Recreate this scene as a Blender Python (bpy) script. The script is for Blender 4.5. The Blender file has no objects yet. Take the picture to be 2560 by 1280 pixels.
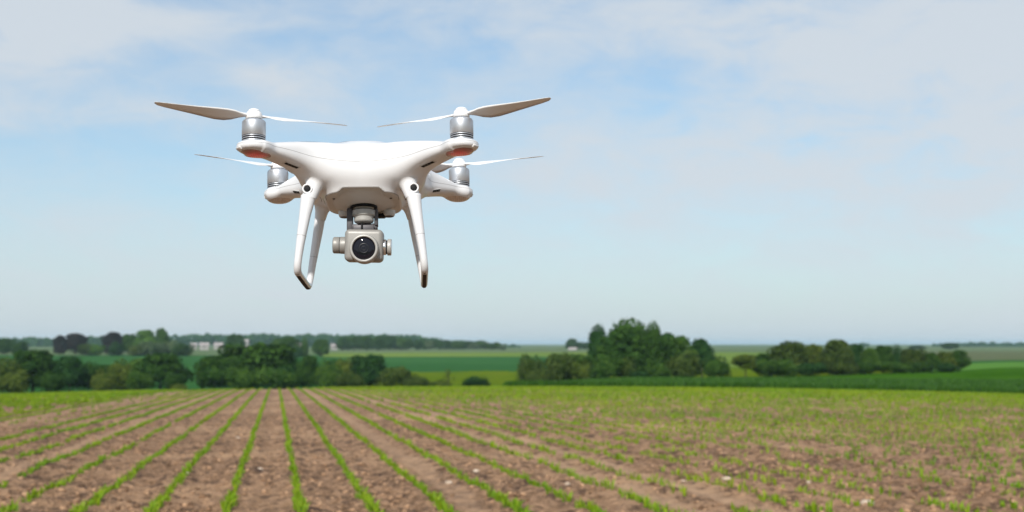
import bpy, bmesh, math, random
import numpy as np
from mathutils import Vector, Matrix, Euler

SC = bpy.context.scene
COL = SC.collection
R = math.radians
EYE = 1.48                      # camera height above the soil under it
FPX = 3509.0                    # focal length in photo pixels (2560 wide)
HZ = 862.0                      # where the level horizon falls in the photo
HAZE = 0.00009                  # density of the air's haze

# ------------------------------------------------------------------ camera
cam_d = bpy.data.cameras.new("camera")
cam = bpy.data.objects.new("camera", cam_d)
COL.objects.link(cam)
cam_d.sensor_width = 36.0
cam_d.lens = 36.0 * FPX / 2560.0
cam.location = (0, 0, EYE)
cam.rotation_euler = (R(90) + math.atan((HZ - 640.0) / FPX), 0, 0)
cam_d.clip_start = 0.05
cam_d.clip_end = 30000
cam_d.dof.use_dof = True
cam_d.dof.focus_distance = 1.74
cam_d.dof.aperture_fstop = 10.8
SC.camera = cam

# ------------------------------------------------------------------ sun and sky
SUN_EL, SUN_AZ = 37.0, 12.0     # azimuth: degrees to the left of straight behind the camera
sun_d = bpy.data.lights.new("sun", 'SUN')
sun_d.energy = 3.7
sun_d.angle = R(1.5)
sun_d.color = (1.0, 0.96, 0.90)
sun = bpy.data.objects.new("sun", sun_d)
COL.objects.link(sun)
sdir = Vector((-math.sin(R(SUN_AZ)) * math.cos(R(SUN_EL)), -math.cos(R(SUN_AZ)) * math.cos(R(SUN_EL)), math.sin(R(SUN_EL))))
sun.rotation_euler = sdir.to_track_quat('Z', 'Y').to_euler()
sun.location = sdir * 50

W = bpy.data.worlds.new("World")
SC.world = W
W.use_nodes = True


class NT:
    """tiny helper for building node trees"""
    def __init__(s, tree):
        s.t = tree; s.n = tree.nodes; s.l = tree.links; s.n.clear()

    def new(s, typ, **kw):
        nd = s.n.new(typ)
        for k, v in kw.items():
            if k == 'inp':
                for kk, vv in v.items():
                    s.set(nd, kk, vv)
            else:
                setattr(nd, k, v)
        return nd

    def set(s, nd, key, v):
        sock = nd.inputs[key]
        if isinstance(v, bpy.types.NodeSocket):
            s.l.new(v, sock)
        else:
            sock.default_value = v

    def math(s, op, a, b=0.0, c=0.0, clamp=False):
        nd = s.new('ShaderNodeMath', operation=op, use_clamp=clamp)
        s.set(nd, 0, a); s.set(nd, 1, b); s.set(nd, 2, c)
        return nd.outputs[0]

    def mix(s, f, a, b, blend='MIX'):
        nd = s.new('ShaderNodeMix', data_type='RGBA', blend_type=blend)
        s.set(nd, 0, f); s.set(nd, 6, a); s.set(nd, 7, b)
        return nd.outputs[2]

    def noise(s, vec, scale, detail=4.0, rough=0.55, dist=0.0):
        nd = s.new('ShaderNodeTexNoise')
        if vec is not None: s.set(nd, 'Vector', vec)
        s.set(nd, 'Scale', scale); s.set(nd, 'Detail', detail); s.set(nd, 'Roughness', rough); s.set(nd, 'Distortion', dist)
        return nd.outputs[0]

    def ramp(s, v, lo, hi, interp='SMOOTHSTEP'):
        nd = s.new('ShaderNodeMapRange', interpolation_type=interp)
        s.set(nd, 0, v); s.set(nd, 1, lo); s.set(nd, 2, hi); s.set(nd, 3, 0.0); s.set(nd, 4, 1.0)
        return nd.outputs[0]


def build_world():
    n = NT(W.node_tree)
    out = n.new('ShaderNodeOutputWorld')
    bg = n.new('ShaderNodeBackground')
    n.l.new(bg.outputs[0], out.inputs[0])
    sky = n.new('ShaderNodeTexSky', sky_type='NISHITA')
    sky.sun_disc = False
    sky.sun_elevation = R(SUN_EL)
    sky.sun_rotation = R(180 + SUN_AZ)
    sky.altitude = 100
    sky.air_density = 1.0
    sky.dust_density = 0.6
    sky.ozone_density = 3.0
    tc = n.new('ShaderNodeTexCoord')
    d = tc.outputs['Generated']
    sep = n.new('ShaderNodeSeparateXYZ', inp={0: d})
    x, y, z = sep.outputs
    az = n.math('ARCTAN2', x, y)
    el = n.math('ARCSINE', z)
    cv = n.new('ShaderNodeCombineXYZ', inp={0: az, 1: n.math('MULTIPLY', el, 2.6), 2: 0.0}).outputs[0]
    n1 = n.noise(cv, 4.2, 7, 0.52, 0.25)
    n2 = n.noise(cv, 15.0, 9, 0.66, 0.5)

    def blob(a0, e0, ra, re):
        # soft bank of cloud centred on a direction (radians)
        da = n.math('DIVIDE', n.math('SUBTRACT', az, a0), ra)
        de = n.math('DIVIDE', n.math('SUBTRACT', el, e0), re)
        q = n.math('ADD', n.math('MULTIPLY', da, da), n.math('MULTIPLY', de, de))
        return n.math('EXPONENT', n.math('MULTIPLY', q, -1.0))
    banks = [(0.32, 0.165, 0.17, 0.065, 0.50), (0.16, 0.225, 0.22, 0.028, 0.34), (0.16, 0.125, 0.20, 0.035, 0.34),
             (-0.335, 0.215, 0.055, 0.035, 0.75), (-0.24, 0.225, 0.05, 0.012, 0.3), (-0.31, 0.155, 0.10, 0.009, 0.26), (-0.25, 0.165, 0.03, 0.010, 0.2),
             (-0.165, 0.185, 0.040, 0.014, 0.5), (0.33, 0.10, 0.10, 0.022, 0.22), (-0.16, 0.034, 0.016, 0.003, 0.30),
             (-0.14, 0.165, 0.03, 0.010, 0.2), (-0.245, 0.142, 0.02, 0.004, 0.2)]
    tot = None
    for a0, e0, ra, re, amp in banks:
        b = n.math('MULTIPLY', blob(a0, e0, ra, re), amp)
        tot = b if tot is None else n.math('ADD', tot, b)
    back = n.math('MULTIPLY', n.ramp(n.math('ABSOLUTE', az), 0.45, 0.9), 0.30)   # light cloud everywhere outside the view too
    tot = n.math('ADD', n.math('ADD', tot, back), 0.37)
    m = n.math('ADD', n.math('MULTIPLY', n.math('SUBTRACT', n1, 0.5), 1.5), n.math('MULTIPLY', n.math('SUBTRACT', n2, 0.5), 1.2))
    # soft streaky veil plus the banks, torn by the noise
    mask = n.math('MULTIPLY', n.ramp(n.math('ADD', n.math('MULTIPLY', tot, n.math('ADD', 1.0, n.math('MULTIPLY', m, 1.3))), n.math('MULTIPLY', m, 0.17)), 0.0, 0.92), 0.92)
    mist = n.math('EXPONENT', n.math('MULTIPLY', n.math('MAXIMUM', el, 0.0), -9.0))
    skyc = n.mix(1.0, sky.outputs[0], (0.90, 1.0, 0.99, 1), 'MULTIPLY')
    skyc = n.mix(n.math('MULTIPLY', mist, 0.82), skyc, (4.3, 5.0, 5.75, 1))
    col = n.mix(mask, skyc, (5.25, 5.7, 6.15, 1))
    n.set(bg, 0, col)
    n.set(bg, 1, 0.1)


build_world()
SC.view_settings.view_transform = 'Standard'
SC.view_settings.look = 'None'
SC.view_settings.exposure = 0.32
SC.view_settings.gamma = 1.0
SC.cycles.use_denoising = True
try:
    SC.cycles.denoiser = 'OPENIMAGEDENOISE'
except Exception:
    pass
SC.cycles.max_bounces = 8
SC.cycles.diffuse_bounces = 3
SC.cycles.volume_bounces = 0
SC.cycles.transparent_max_bounces = 8
SC.cycles.sample_clamp_indirect = 6.0

# ------------------------------------------------------------------ helpers
rng = np.random.default_rng(7)
random.seed(11)


def tag(o, label=None, cat=None, group=None, kind=None):
    if label: o['label'] = label
    if cat: o['category'] = cat
    if group: o['group'] = group
    if kind: o['kind'] = kind
    return o


def link(name, me, parent=None, mats=None):
    o = bpy.data.objects.new(name, me)
    COL.objects.link(o)
    if parent is not None: o.parent = parent
    if mats:
        for m_ in (mats if isinstance(mats, (list, tuple)) else [mats]):
            me.materials.append(m_)
    return o


def np_mesh(name, V, Fc, smooth=True):
    """V (n,3); Fc list of int arrays (k,3) or (k,4)"""
    me = bpy.data.meshes.new(name)
    V = np.asarray(V, np.float32)
    if not isinstance(Fc, (list, tuple)): Fc = [Fc]
    Fc = [np.asarray(f, np.int32) for f in Fc if len(f)]
    me.vertices.add(len(V)); me.vertices.foreach_set('co', V.ravel())
    nl = sum(f.size for f in Fc); npoly = sum(len(f) for f in Fc)
    me.loops.add(nl); me.polygons.add(npoly)
    me.loops.foreach_set('vertex_index', np.concatenate([f.ravel() for f in Fc]))
    tots = np.concatenate([np.full(len(f), f.shape[1], np.int32) for f in Fc])
    starts = np.concatenate([[0], np.cumsum(tots)[:-1]]).astype(np.int32)
    me.polygons.foreach_set('loop_start', starts)
    me.polygons.foreach_set('loop_total', tots)
    me.update(calc_edges=True)
    me.validate()
    me.polygons.foreach_set('use_smooth', np.full(len(me.polygons), smooth))
    return me


def attr(me, name, vals, domain='POINT'):
    a = me.attributes.new(name, 'FLOAT', domain)
    a.data.foreach_set('value', np.asarray(vals, np.float32))


def mat(name, col, rough=0.5, metal=0.0, spec=0.5, coat=0.0, **kw):
    m_ = bpy.data.materials.new(name)
    m_.use_nodes = True
    n = NT(m_.node_tree)
    out = n.new('ShaderNodeOutputMaterial')
    p = n.new('ShaderNodeBsdfPrincipled')
    n.l.new(p.outputs[0], out.inputs[0])
    n.set(p, 'Base Color', (*col, 1)); n.set(p, 'Roughness', rough); n.set(p, 'Metallic', metal)
    n.set(p, 'Specular IOR Level', spec); n.set(p, 'Coat Weight', coat)
    for k, v in kw.items(): n.set(p, k.replace('_', ' '), v)
    m_['p'] = p.name
    return m_, n, p


# value-gradient noise in numpy (2-D Perlin)
_perm = np.random.default_rng(3).permutation(4096)
_ga = np.random.default_rng(4).random(4096) * 2 * np.pi
_gx, _gy = np.cos(_ga), np.sin(_ga)


def perlin(x, y, seed=0):
    xi = np.floor(x).astype(np.int64); yi = np.floor(y).astype(np.int64)
    xf = x - xi; yf = y - yi
    u = xf * xf * xf * (xf * (xf * 6 - 15) + 10); v = yf * yf * yf * (yf * (yf * 6 - 15) + 10)

    def g(ix, iy, dx, dy):
        h = _perm[(_perm[(ix + seed * 131) & 4095] + iy) & 4095]
        return _gx[h] * dx + _gy[h] * dy
    a = g(xi, yi, xf, yf); b = g(xi + 1, yi, xf - 1, yf)
    c = g(xi, yi + 1, xf, yf - 1); d = g(xi + 1, yi + 1, xf - 1, yf - 1)
    return (a + u * (b - a)) * (1 - v) + (c + u * (d - c)) * v


def fbm(x, y, oct=4, seed=0):
    s = 0; a = 1.0; f = 1.0
    for i in range(oct):
        s = s + a * perlin(x * f, y * f, seed + i); a *= 0.5; f *= 2.03
    return s


# ------------------------------------------------------------------ terrain
ROW_T = -0.1675                 # the crop rows run a little to the left
ROW_0, ROW_D = 0.26, 0.745      # offset and spacing of the rows in metres


def row_coord(x, y):
    return (x - ROW_T * y - ROW_0) / ROW_D


AZT = np.array([-0.75, -0.36, -0.17, 0.0, 0.09, 0.18, 0.30, 0.36, 0.75])
DT = np.array([150., 200, 260, 340, 480, 700, 1000, 1600, 3000, 6000, 14000])
PXT = np.array([
    [995, 992, 978, 952, 920, 888, 876, 868, 864, 862, 861],
    [992, 990, 975, 950, 918, 887, 876, 868, 864, 862, 861],
    [984, 984, 970, 945, 915, 886, 877, 870, 864, 862, 861],
    [972, 975, 964, 942, 915, 884, 876, 870, 864, 862, 861],
    [958, 951, 949, 937, 912, 885, 876, 870, 864, 862, 861],
    [959, 944, 938, 928, 905, 885, 876, 870, 864, 862, 861],
    [964, 936, 924, 912, 898, 884, 876, 870, 864, 862, 861],
    [968, 926, 914, 906, 896, 884, 876, 870, 865, 862, 861],
    [975, 925, 912, 905, 896, 884, 876, 870, 865, 862, 861]], float)


def field_z(x, y):
    e = np.maximum(0, y - 90)
    lat = np.minimum(x * x, 3600.0)
    return -0.0165 * y - 0.000196 * e * e - 0.00035 * lat


def far_z(x, y):
    t = np.clip(x / np.maximum(y, 1), AZT[0], AZT[-1]); D = np.clip(y, DT[0], DT[-1])
    i = np.clip(np.searchsorted(AZT, t) - 1, 0, len(AZT) - 2)
    u = (t - AZT[i]) / (AZT[i + 1] - AZT[i]); u = u * u * (3 - 2 * u)
    L = np.log(DT); l = np.log(D)
    j = np.clip(np.searchsorted(L, l) - 1, 0, len(L) - 2)
    v = (l - L[j]) / (L[j + 1] - L[j])
    p = (PXT[i, j] * (1 - u) + PXT[i + 1, j] * u) * (1 - v) + (PXT[i, j + 1] * (1 - u) + PXT[i + 1, j + 1] * u) * v
    return EYE - (p - HZ) / FPX * D


def ground_z(x, y):
    x = np.asarray(x, float); y = np.asarray(y, float)
    s = np.clip((y - 128) / 22.0, 0, 1); s = s * s * (3 - 2 * s)
    return field_z(x, y) * (1 - s) + far_z(x, y) * s


def field_edge(x):
    """distance at which the young crop ends"""
    return np.where(x > -6, 126 - 0.05 * np.maximum(x, 0), 128.0)


def polar_grid(a0, a1, na, ys, zf):
    t = np.concatenate([[-6, -4, -2.6, -1.8, -1.3, -1.0, -.85], np.linspace(a0, a1, na), [.85, 1.0, 1.3, 1.8, 2.6, 4, 6]])
    na = len(t)
    T, Y = np.meshgrid(t, ys)
    X = T * Y
    Z = zf(X, Y)
    V = np.stack([X, Y, Z], -1).reshape(-1, 3)
    ny = len(ys)
    idx = np.arange(ny * na).reshape(ny, na)
    F = np.stack([idx[:-1, :-1], idx[:-1, 1:], idx[1:, 1:], idx[1:, :-1]], -1).reshape(-1, 4)
    return V, F


def sub_mesh(V, F, keep):
    F = F[keep]
    u, inv = np.unique(F, return_inverse=True)
    return V[u], inv.reshape(F.shape)


def soil_material():
    m_, n, p = mat('soil', (0.2, 0.13, 0.09), 0.95, spec=0.15)
    geo = n.new('ShaderNodeNewGeometry')
    P = geo.outputs['Position']
    sep = n.new('ShaderNodeSeparateXYZ', inp={0: P})
    s = n.math('DIVIDE', n.math('SUBTRACT', n.math('SUBTRACT', sep.outputs[0], n.math('MULTIPLY', sep.outputs[1], ROW_T)), ROW_0), ROW_D)
    wob = n.math('MULTIPLY', n.math('SUBTRACT', n.noise(P, 0.5, 3), 0.5), 0.5)
    # wheel tracks: smooth, pale, between certain rows
    tr = None
    for c, wt in ((2.5, .6), (5.45, 1.), (6.5, 1.), (-5.5, .8), (-10.5, .8), (12.5, .8), (-16.5, .8)):
        b = n.ramp(n.math('ABSOLUTE', n.math('SUBTRACT', n.math('ADD', s, wob), c)), 0.31, 0.10)
        b = n.math('MULTIPLY', b, wt)
        tr = b if tr is None else n.math('MAXIMUM', tr, b)
    big = n.noise(P, 0.16, 4, 0.6)
    mid = n.noise(P, 1.7, 5, 0.65)
    fine = n.noise(P, 6.5, 6, 0.75)
    grit = n.noise(P, 32.0, 4, 0.7)
    c1 = n.mix(n.ramp(fine, 0.38, 0.62), (0.125, 0.070, 0.038, 1), (0.47, 0.292, 0.178, 1))
    c1 = n.mix(n.math('MULTIPLY', n.ramp(mid, 0.35, 0.7), 0.55), c1, (0.39, 0.236, 0.136, 1))
    c1 = n.mix(n.math('MULTIPLY', n.ramp(big, 0.45, 0.68), 0.65), c1, (0.56, 0.36, 0.215, 1))
    c1 = n.mix(n.math('MULTIPLY', n.ramp(grit, 0.62, 0.75), 0.5), c1, (0.52, 0.40, 0.29, 1))
    c1 = n.mix(n.math('MULTIPLY', n.ramp(grit, 0.40, 0.30), 0.5), c1, (0.075, 0.045, 0.032, 1))
    dk = n.math('MULTIPLY', n.ramp(n.noise(P, 3.4, 5, 0.75, 0.5), 0.52, 0.39), n.ramp(mid, 0.62, 0.42))
    c1 = n.mix(n.math('MULTIPLY', dk, 0.9), c1, (0.075, 0.045, 0.032, 1))
    c1 = n.mix(n.math('MULTIPLY', tr, 0.62), c1, (0.52, 0.34, 0.215, 1))
    n.set(p, 'Base Color', c1)
    h = n.math('ADD', n.math('MULTIPLY', fine, 1.0), n.math('MULTIPLY', grit, 0.35))
    bump = n.new('ShaderNodeBump', inp={'Strength': 1.0, 'Distance': 0.09, 'Height': h})
    n.set(p, 'Normal', bump.outputs[0])
    return m_


def crop_ground_material(name, c1, c2, c3=None, scale=0.05, streak=None):
    m_, n, p = mat(name, c1, 1.0, spec=0.0)
    P = n.new('ShaderNodeNewGeometry').outputs['Position']
    a = n.ramp(n.noise(P, scale, 5, 0.6), 0.35, 0.65)
    b = n.ramp(n.noise(P, scale * 14, 5, 0.7), 0.3, 0.7)
    col = n.mix(a, (*c1, 1), (*c2, 1))
    if c3: col = n.mix(n.math('MULTIPLY', b, 0.6), col, (*c3, 1))
    n.set(p, 'Base Color', col)
    bump = n.new('ShaderNodeBump', inp={'Strength': 0.8, 'Distance': 0.3, 'Height': n.noise(P, 1.3, 5, 0.7)})
    n.set(p, 'Normal', bump.outputs[0])
    return m_


M_SOIL = soil_material()

# ---- the young-crop field (soil), fine grid in front, coarser outside the view
ys = np.concatenate([np.linspace(-14, 7.9, 60), np.exp(np.linspace(math.log(8.0), math.log(132.0), 1150))])


def soil_h(X, Y):
    z = ground_z(X, np.maximum(Y, 0))
    s = row_coord(X, Y)
    fr = s - np.round(s)
    fade = np.clip(1.4 - Y / 60.0, 0.15, 1)
    rough = 0.55 + 0.45 * np.clip(np.abs(np.abs(s - 2.5)) * 3, 0, 1) * np.clip(np.abs(s - 6.5) * 3, 0, 1) * np.clip(np.abs(s - 5.45) * 3, 0, 1)
    z = z + 0.018 * np.cos(2 * np.pi * fr)
    z = z + fade * rough * (0.055 * fbm(X * 4.6, Y * 4.6, 4, 1) + 0.030 * perlin(X * 1.6, Y * 1.6, 9) + 0.05 * perlin(X * .3, Y * .3, 12))
    return z


Vn = []
na = 1000
t_in = np.linspace(-0.42, 0.42, na)
t_out = np.array([-6.0, -3.5, -2.2, -1.5, -1.1, -0.85, -0.7, -0.6, -0.52, -0.46])
tt = np.concatenate([t_out, t_in, -t_out[::-1]])
T, Y = np.meshgrid(tt, ys)
X = T * np.maximum(Y, 8.0)
Z = soil_h(X, Y)
V = np.stack([X, Y, Z], -1).reshape(-1, 3)
ny, nx = T.shape
idx = np.arange(ny * nx).reshape(ny, nx)
F = np.stack([idx[:-1, :-1], idx[:-1, 1:], idx[1:, 1:], idx[1:, :-1]], -1).reshape(-1, 4)
o = link('crop_field', np_mesh('crop_field', V, F), mats=M_SOIL)
tag(o, kind='structure')

# ---- the land beyond the crest
M_WHEAT = crop_ground_material('wheat_green', (0.034, 0.105, 0.006), (0.055, 0.145, 0.010), (0.022, 0.070, 0.004), 0.06)
M_DARKG = crop_ground_material('deep_green_crop', (0.030, 0.105, 0.026), (0.042, 0.130, 0.032), (0.024, 0.085, 0.022), 0.012)
M_MEADOW = crop_ground_material('meadow_grass', (0.085, 0.145, 0.006), (0.14, 0.175, 0.008), (0.06, 0.115, 0.005), 0.09)
M_STRIP = crop_ground_material('pale_green_strip', (0.13, 0.20, 0.035), (0.17, 0.23, 0.05), (0.09, 0.17, 0.03), 0.01)
M_BRIGHT = crop_ground_material('bright_grass', (0.085, 0.20, 0.035), (0.10, 0.225, 0.045), (0.075, 0.18, 0.03), 0.03)
M_OLIVE = crop_ground_material('olive_fallow', (0.10, 0.12, 0.06), (0.13, 0.14, 0.075), (0.08, 0.11, 0.05), 0.02)
M_FAR = crop_ground_material('distant_land', (0.06, 0.13, 0.05), (0.12, 0.17, 0.08), (0.16, 0.17, 0.10), 0.004)

yb = np.exp(np.linspace(math.log(132.0), math.log(14000.0), 420))
Vb, Fb = polar_grid(-0.75, 0.75, 420, yb, ground_z)
c = Vb[Fb].mean(1)
t = c[:, 0] / c[:, 1]; D = c[:, 1]
wav = fbm(t * 9, np.log(D) * 3, 3, 5)
cls = np.full(len(c), 6)
cls[(D < 690 + 25 * wav)] = 1                                    # deep green crop slope
cls[(D >= 640 + 40 * t * 0) & (D < 800 + 60 * wav) & (t > -0.135)] = 3   # pale strip
cls[(D < 415 + 30 * wav) & (t > -0.115) & (t < 0.0)] = 2          # yellow-green meadow
cls[(D < 400 + 30 * wav) & (t >= 0.0) & (t < 0.30)] = 2
cls[(D < 225) & (t > -0.01 + 0.0)] = 0                            # wheat
cls[(t >= 0.27) & (D < 238)] = 0
cls[(t >= 0.27) & (D >= 238) & (D < 350)] = 4
cls[(t >= 0.27) & (D >= 350) & (D < 420)] = 1
cls[(t >= 0.27) & (D >= 420) & (D < 900)] = 5
cls[(t >= 0.12) & (t < 0.27) & (D >= 400) & (D < 700)] = 3
fields = [('wheat_field', M_WHEAT), ('green_field', M_DARKG), ('meadow', M_MEADOW), ('pale_field', M_STRIP),
          ('bright_field', M_BRIGHT), ('fallow_field', M_OLIVE), ('distant_land', M_FAR)]
for k, (nm, mm) in enumerate(fields):
    keep = cls == k
    if not keep.any(): continue
    v_, f_ = sub_mesh(Vb, Fb, keep)
    tag(link(nm, np_mesh(nm, v_, f_), mats=mm), kind='structure')
# land behind and beside the camera so that light bounces and other views stay grounded
gx = np.array([-14000, -3000, -600, -200, -80, -49.0]); gy = np.array([-14000, -3000, -400, -60, -14.0])
ox = np.linspace(-14000, 14000, 9)
Vg = np.array([[x_, y_, -0.6 if y_ > -100 else -3.0] for y_ in gy for x_ in ox]); ii = np.arange(len(gy) * 9).reshape(len(gy), 9)
Fg = np.stack([ii[:-1, :-1], ii[:-1, 1:], ii[1:, 1:], ii[1:, :-1]], -1).reshape(-1, 4)
tag(link('surrounding_land', np_mesh('surrounding_land', Vg, Fg), mats=M_MEADOW), kind='structure')


# ------------------------------------------------------------------ young crop
def leaf_material(name, c1, c2, attrname='tone', trans=0.35):
    m_ = bpy.data.materials.new(name); m_.use_nodes = True
    n = NT(m_.node_tree)
    out = n.new('ShaderNodeOutputMaterial')
    a = n.new('ShaderNodeAttribute', attribute_name=attrname)
    f = a.outputs['Fac']
    col = n.mix(f, (*c1, 1), (*c2, 1))
    p = n.new('ShaderNodeBsdfPrincipled', inp={'Base Color': col, 'Roughness': 0.55, 'Specular IOR Level': 0.25})
    t_ = n.new('ShaderNodeBsdfTranslucent', inp={'Color': col})
    mx = n.new('ShaderNodeMixShader', inp={0: trans})
    n.l.new(p.outputs[0], mx.inputs[1]); n.l.new(t_.outputs[0], mx.inputs[2])
    n.l.new(mx.outputs[0], out.inputs[0])
    return m_


M_CROP = leaf_material('crop_leaf', (0.115, 0.265, 0.006), (0.30, 0.39, 0.016))


def blades(P, n_per, h, w, spread, rg, lean=(0.1, 0.8)):
    """curved strap leaves growing from points P (n,3); returns V, quads, tris, tone"""
    n = len(P)
    N = n * n_per
    B = np.repeat(P, n_per, 0)
    a = rg.random(N) * 2 * np.pi
    off = rg.random(N) * spread
    B = B + np.stack([np.cos(a) * off, np.sin(a) * off, -0.015 * np.ones(N)], -1)
    hh = (np.repeat(h, n_per) if np.ndim(h) else h) * (0.55 + 0.6 * rg.random(N))
    ww = (np.repeat(w, n_per) if np.ndim(w) else w) * (0.7 + 0.6 * rg.random(N))
    le = lean[0] + (lean[1] - lean[0]) * rg.random(N)
    da = np.stack([np.cos(a), np.sin(a), 0 * a], -1)
    yaw = a + np.pi / 2 + rg.normal(0, 0.5, N)
    sd = np.stack([np.cos(yaw), np.sin(yaw), 0 * a], -1) * (ww / 2)[:, None]
    up = np.array([0, 0, 1.0])
    p1 = B + da * (hh * le * 0.3)[:, None] + up * (hh * 0.62)[:, None]
    p2 = B + da * (hh * le * 0.95)[:, None] + up * (hh * (1.0 - 0.35 * le))[:, None]
    Vv = np.stack([B - sd * .5, B + sd * .5, p1 + sd, p1 - sd, p2], 1).reshape(-1, 3)
    b = np.arange(N) * 5
    q = np.stack([b, b + 1, b + 2, b + 3], -1); tr = np.stack([b + 3, b + 2, b + 4], -1)
    return Vv, q, tr, N


def plant_points():
    pts = []
    rg = np.random.default_rng(21)
    s0, s1 = -75, 150
    for s in range(s0, s1):
        x0 = ROW_0 + ROW_D * s
        y = 9.0
        L = []
        ya = 9.0
        n = 2600
        step = 0.055 if s < 5 else (0.10 if s < 8 else 0.115)
        yy = ya + np.cumsum(step * (0.4 + 1.2 * rg.random(n)) * np.interp(np.linspace(0, 1, n), [0, 1], [1, 1.0]))
        xx = x0 + ROW_T * yy + rg.normal(0, 0.022, n) + 0.03 * perlin(yy * 0.25, np.full(n, s * 3.7), 2)
        ok = (yy < field_edge(xx)) & (np.abs(xx / yy) < 0.56)
        xx, yy = xx[ok], yy[ok]
        g = fbm(xx * 0.9 + s * 5.1, yy * 0.55, 3, 20)          # gaps along a row
        G = fbm(xx * 0.09, yy * 0.05, 3, 33)                   # patches in the field
        thr = (-0.40 if s < 5 else -0.34) - 0.3 * np.clip((yy - 70) / 30, 0, 1)
        if s < -11: thr = -0.20 - 0.3 * np.clip((yy - 70) / 30, 0, 1)
        if s in (-9, -10): thr = 0.30 + 0 * yy
        if s == -4: thr = -0.14 + 0 * yy
        keep = g + 0.45 * G > thr
        keep &= rg.random(len(xx)) < np.where(yy > 60, 0.75, 1.0)
        keep |= rg.random(len(xx)) < 0.05
        pts.append(np.stack([xx[keep], yy[keep], np.full(keep.sum(), s)], -1))
    return np.concatenate(pts)


PP = plant_points()
vis = (np.abs(PP[:, 0] / PP[:, 1]) < 0.372) & (PP[:, 1] > 14.15)
order = np.argsort(np.where(vis, PP[:, 1], 1e9))
near_i = order[:300]
mask_near = np.zeros(len(PP), bool); mask_near[near_i] = True
rest = PP[~mask_near]
z = soil_h(rest[:, 0], rest[:, 1])
P3 = np.stack([rest[:, 0], rest[:, 1], z], -1)
rgp = np.random.default_rng(5)
Vs, Qs, Ts, Tone = [], [], [], []
base = 0
for lo, hi, npb, hgt, wid in ((0, 32, 5, 0.135, 0.015), (32, 62, 4, 0.135, 0.022), (62, 140, 3, 0.15, 0.040)):
    sel = (P3[:, 1] >= lo) & (P3[:, 1] < hi)
    if not sel.any(): continue
    hs = hgt * (0.65 + 0.6 * rgp.random(sel.sum()))
    hs = hs * np.where((rest[sel][:, 2] < 5) & (rest[sel][:, 2] > -12), 0.80, 1.05)
    v_, q_, t_, N = blades(P3[sel], npb, hs, np.full(sel.sum(), wid), 0.016, rgp)
    Vs.append(v_); Qs.append(q_ + base); Ts.append(t_ + base); base += len(v_)
    patch = np.clip(0.45 + 0.5 * fbm(P3[sel][:, 0] * .2, P3[sel][:, 1] * .1, 3, 50), 0, 1)
    tone = np.clip(np.repeat(patch, npb) + rgp.normal(0, 0.22, N), 0, 1)
    Tone.append(np.repeat(tone, 5))
me = np_mesh('young_crop', np.concatenate(Vs), [np.concatenate(Qs), np.concatenate(Ts)])
attr(me, 'tone', np.concatenate(Tone))
o = link('young_crop', me, mats=M_CROP)
tag(o, 'rows of young green crop running up the brown field to its crest', 'crop', kind='stuff')
print('PLANTS', len(PP))

# the nearest seedlings are things of their own
seed_meshes = []
for k in range(14):
    rk = np.random.default_rng(100 + k)
    v_, q_, t_, N = blades(np.zeros((1, 3)), 7, np.array([0.125]), np.array([0.017]), 0.03, rk)
    sm = np_mesh('seedling', v_, [q_, t_])
    attr(sm, 'tone', np.repeat(np.clip(0.45 + rk.normal(0, 0.25, N), 0, 1), 5))
    sm.materials.append(M_CROP)
    seed_meshes.append(sm)
ROWNAME = {-4: 'the leftmost row reaching the bottom edge', -3: 'the second row from the left at the bottom edge',
           -2: 'the third row from the left at the bottom edge', -1: 'the fourth row from the left at the bottom edge',
           0: 'the row running straight up below the drone camera', 1: 'the first row right of the straightest row',
           2: 'the second row right of the straightest row', 3: 'the third row right of the straightest row',
           4: 'the fourth row right of the straightest row', 5: 'the row just left of the pale wheel tracks',
           6: 'the broken row between two pale wheel tracks', 7: 'the patchy row just right of the pale wheel tracks'}
for i in near_i:
    x_, y_, s_ = PP[i]; s_ = int(s_)
    o = bpy.data.objects.new('crop_seedling', random.choice(seed_meshes))
    COL.objects.link(o)
    o.location = (x_, y_, float(soil_h(np.array([x_]), np.array([y_]))[0]))
    o.rotation_euler = (0, 0, random.uniform(0, 6.28))
    k = random.uniform(0.75, 1.2); o.scale = (k, k, k * random.uniform(0.85, 1.15))
    rn = ROWNAME.get(s_, 'the sparse rows at the bottom right' if s_ > 7 else 'the rows at the bottom left corner')
    tag(o, 'green seedling tuft in ' + rn, 'seedling', 'seedlings in ' + rn)

# ---- the standing edge of the wheat behind the young crop
rw = np.random.default_rng(91)
nw = 26000
yw = 131.5 + 26 * rw.random(nw) ** 1.6
xw = yw * (-0.005 + 0.435 * rw.random(nw))
v_, q_, t_, N = blades(np.stack([xw, yw, ground_z(xw, yw)], -1), 3, 0.75, 0.11, 0.15, rw, (0.02, 0.35))
me = np_mesh('wheat_edge', v_, [q_, t_]); attr(me, 'tone', np.repeat(rw.random(N), 5))
tag(link('wheat_edge', me, mats=leaf_material('wheat_leaf', (0.018, 0.070, 0.004), (0.050, 0.140, 0.010), trans=0.2)), 'dense dark green edge of the standing wheat behind the young crop', 'wheat', kind='stuff')

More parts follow.
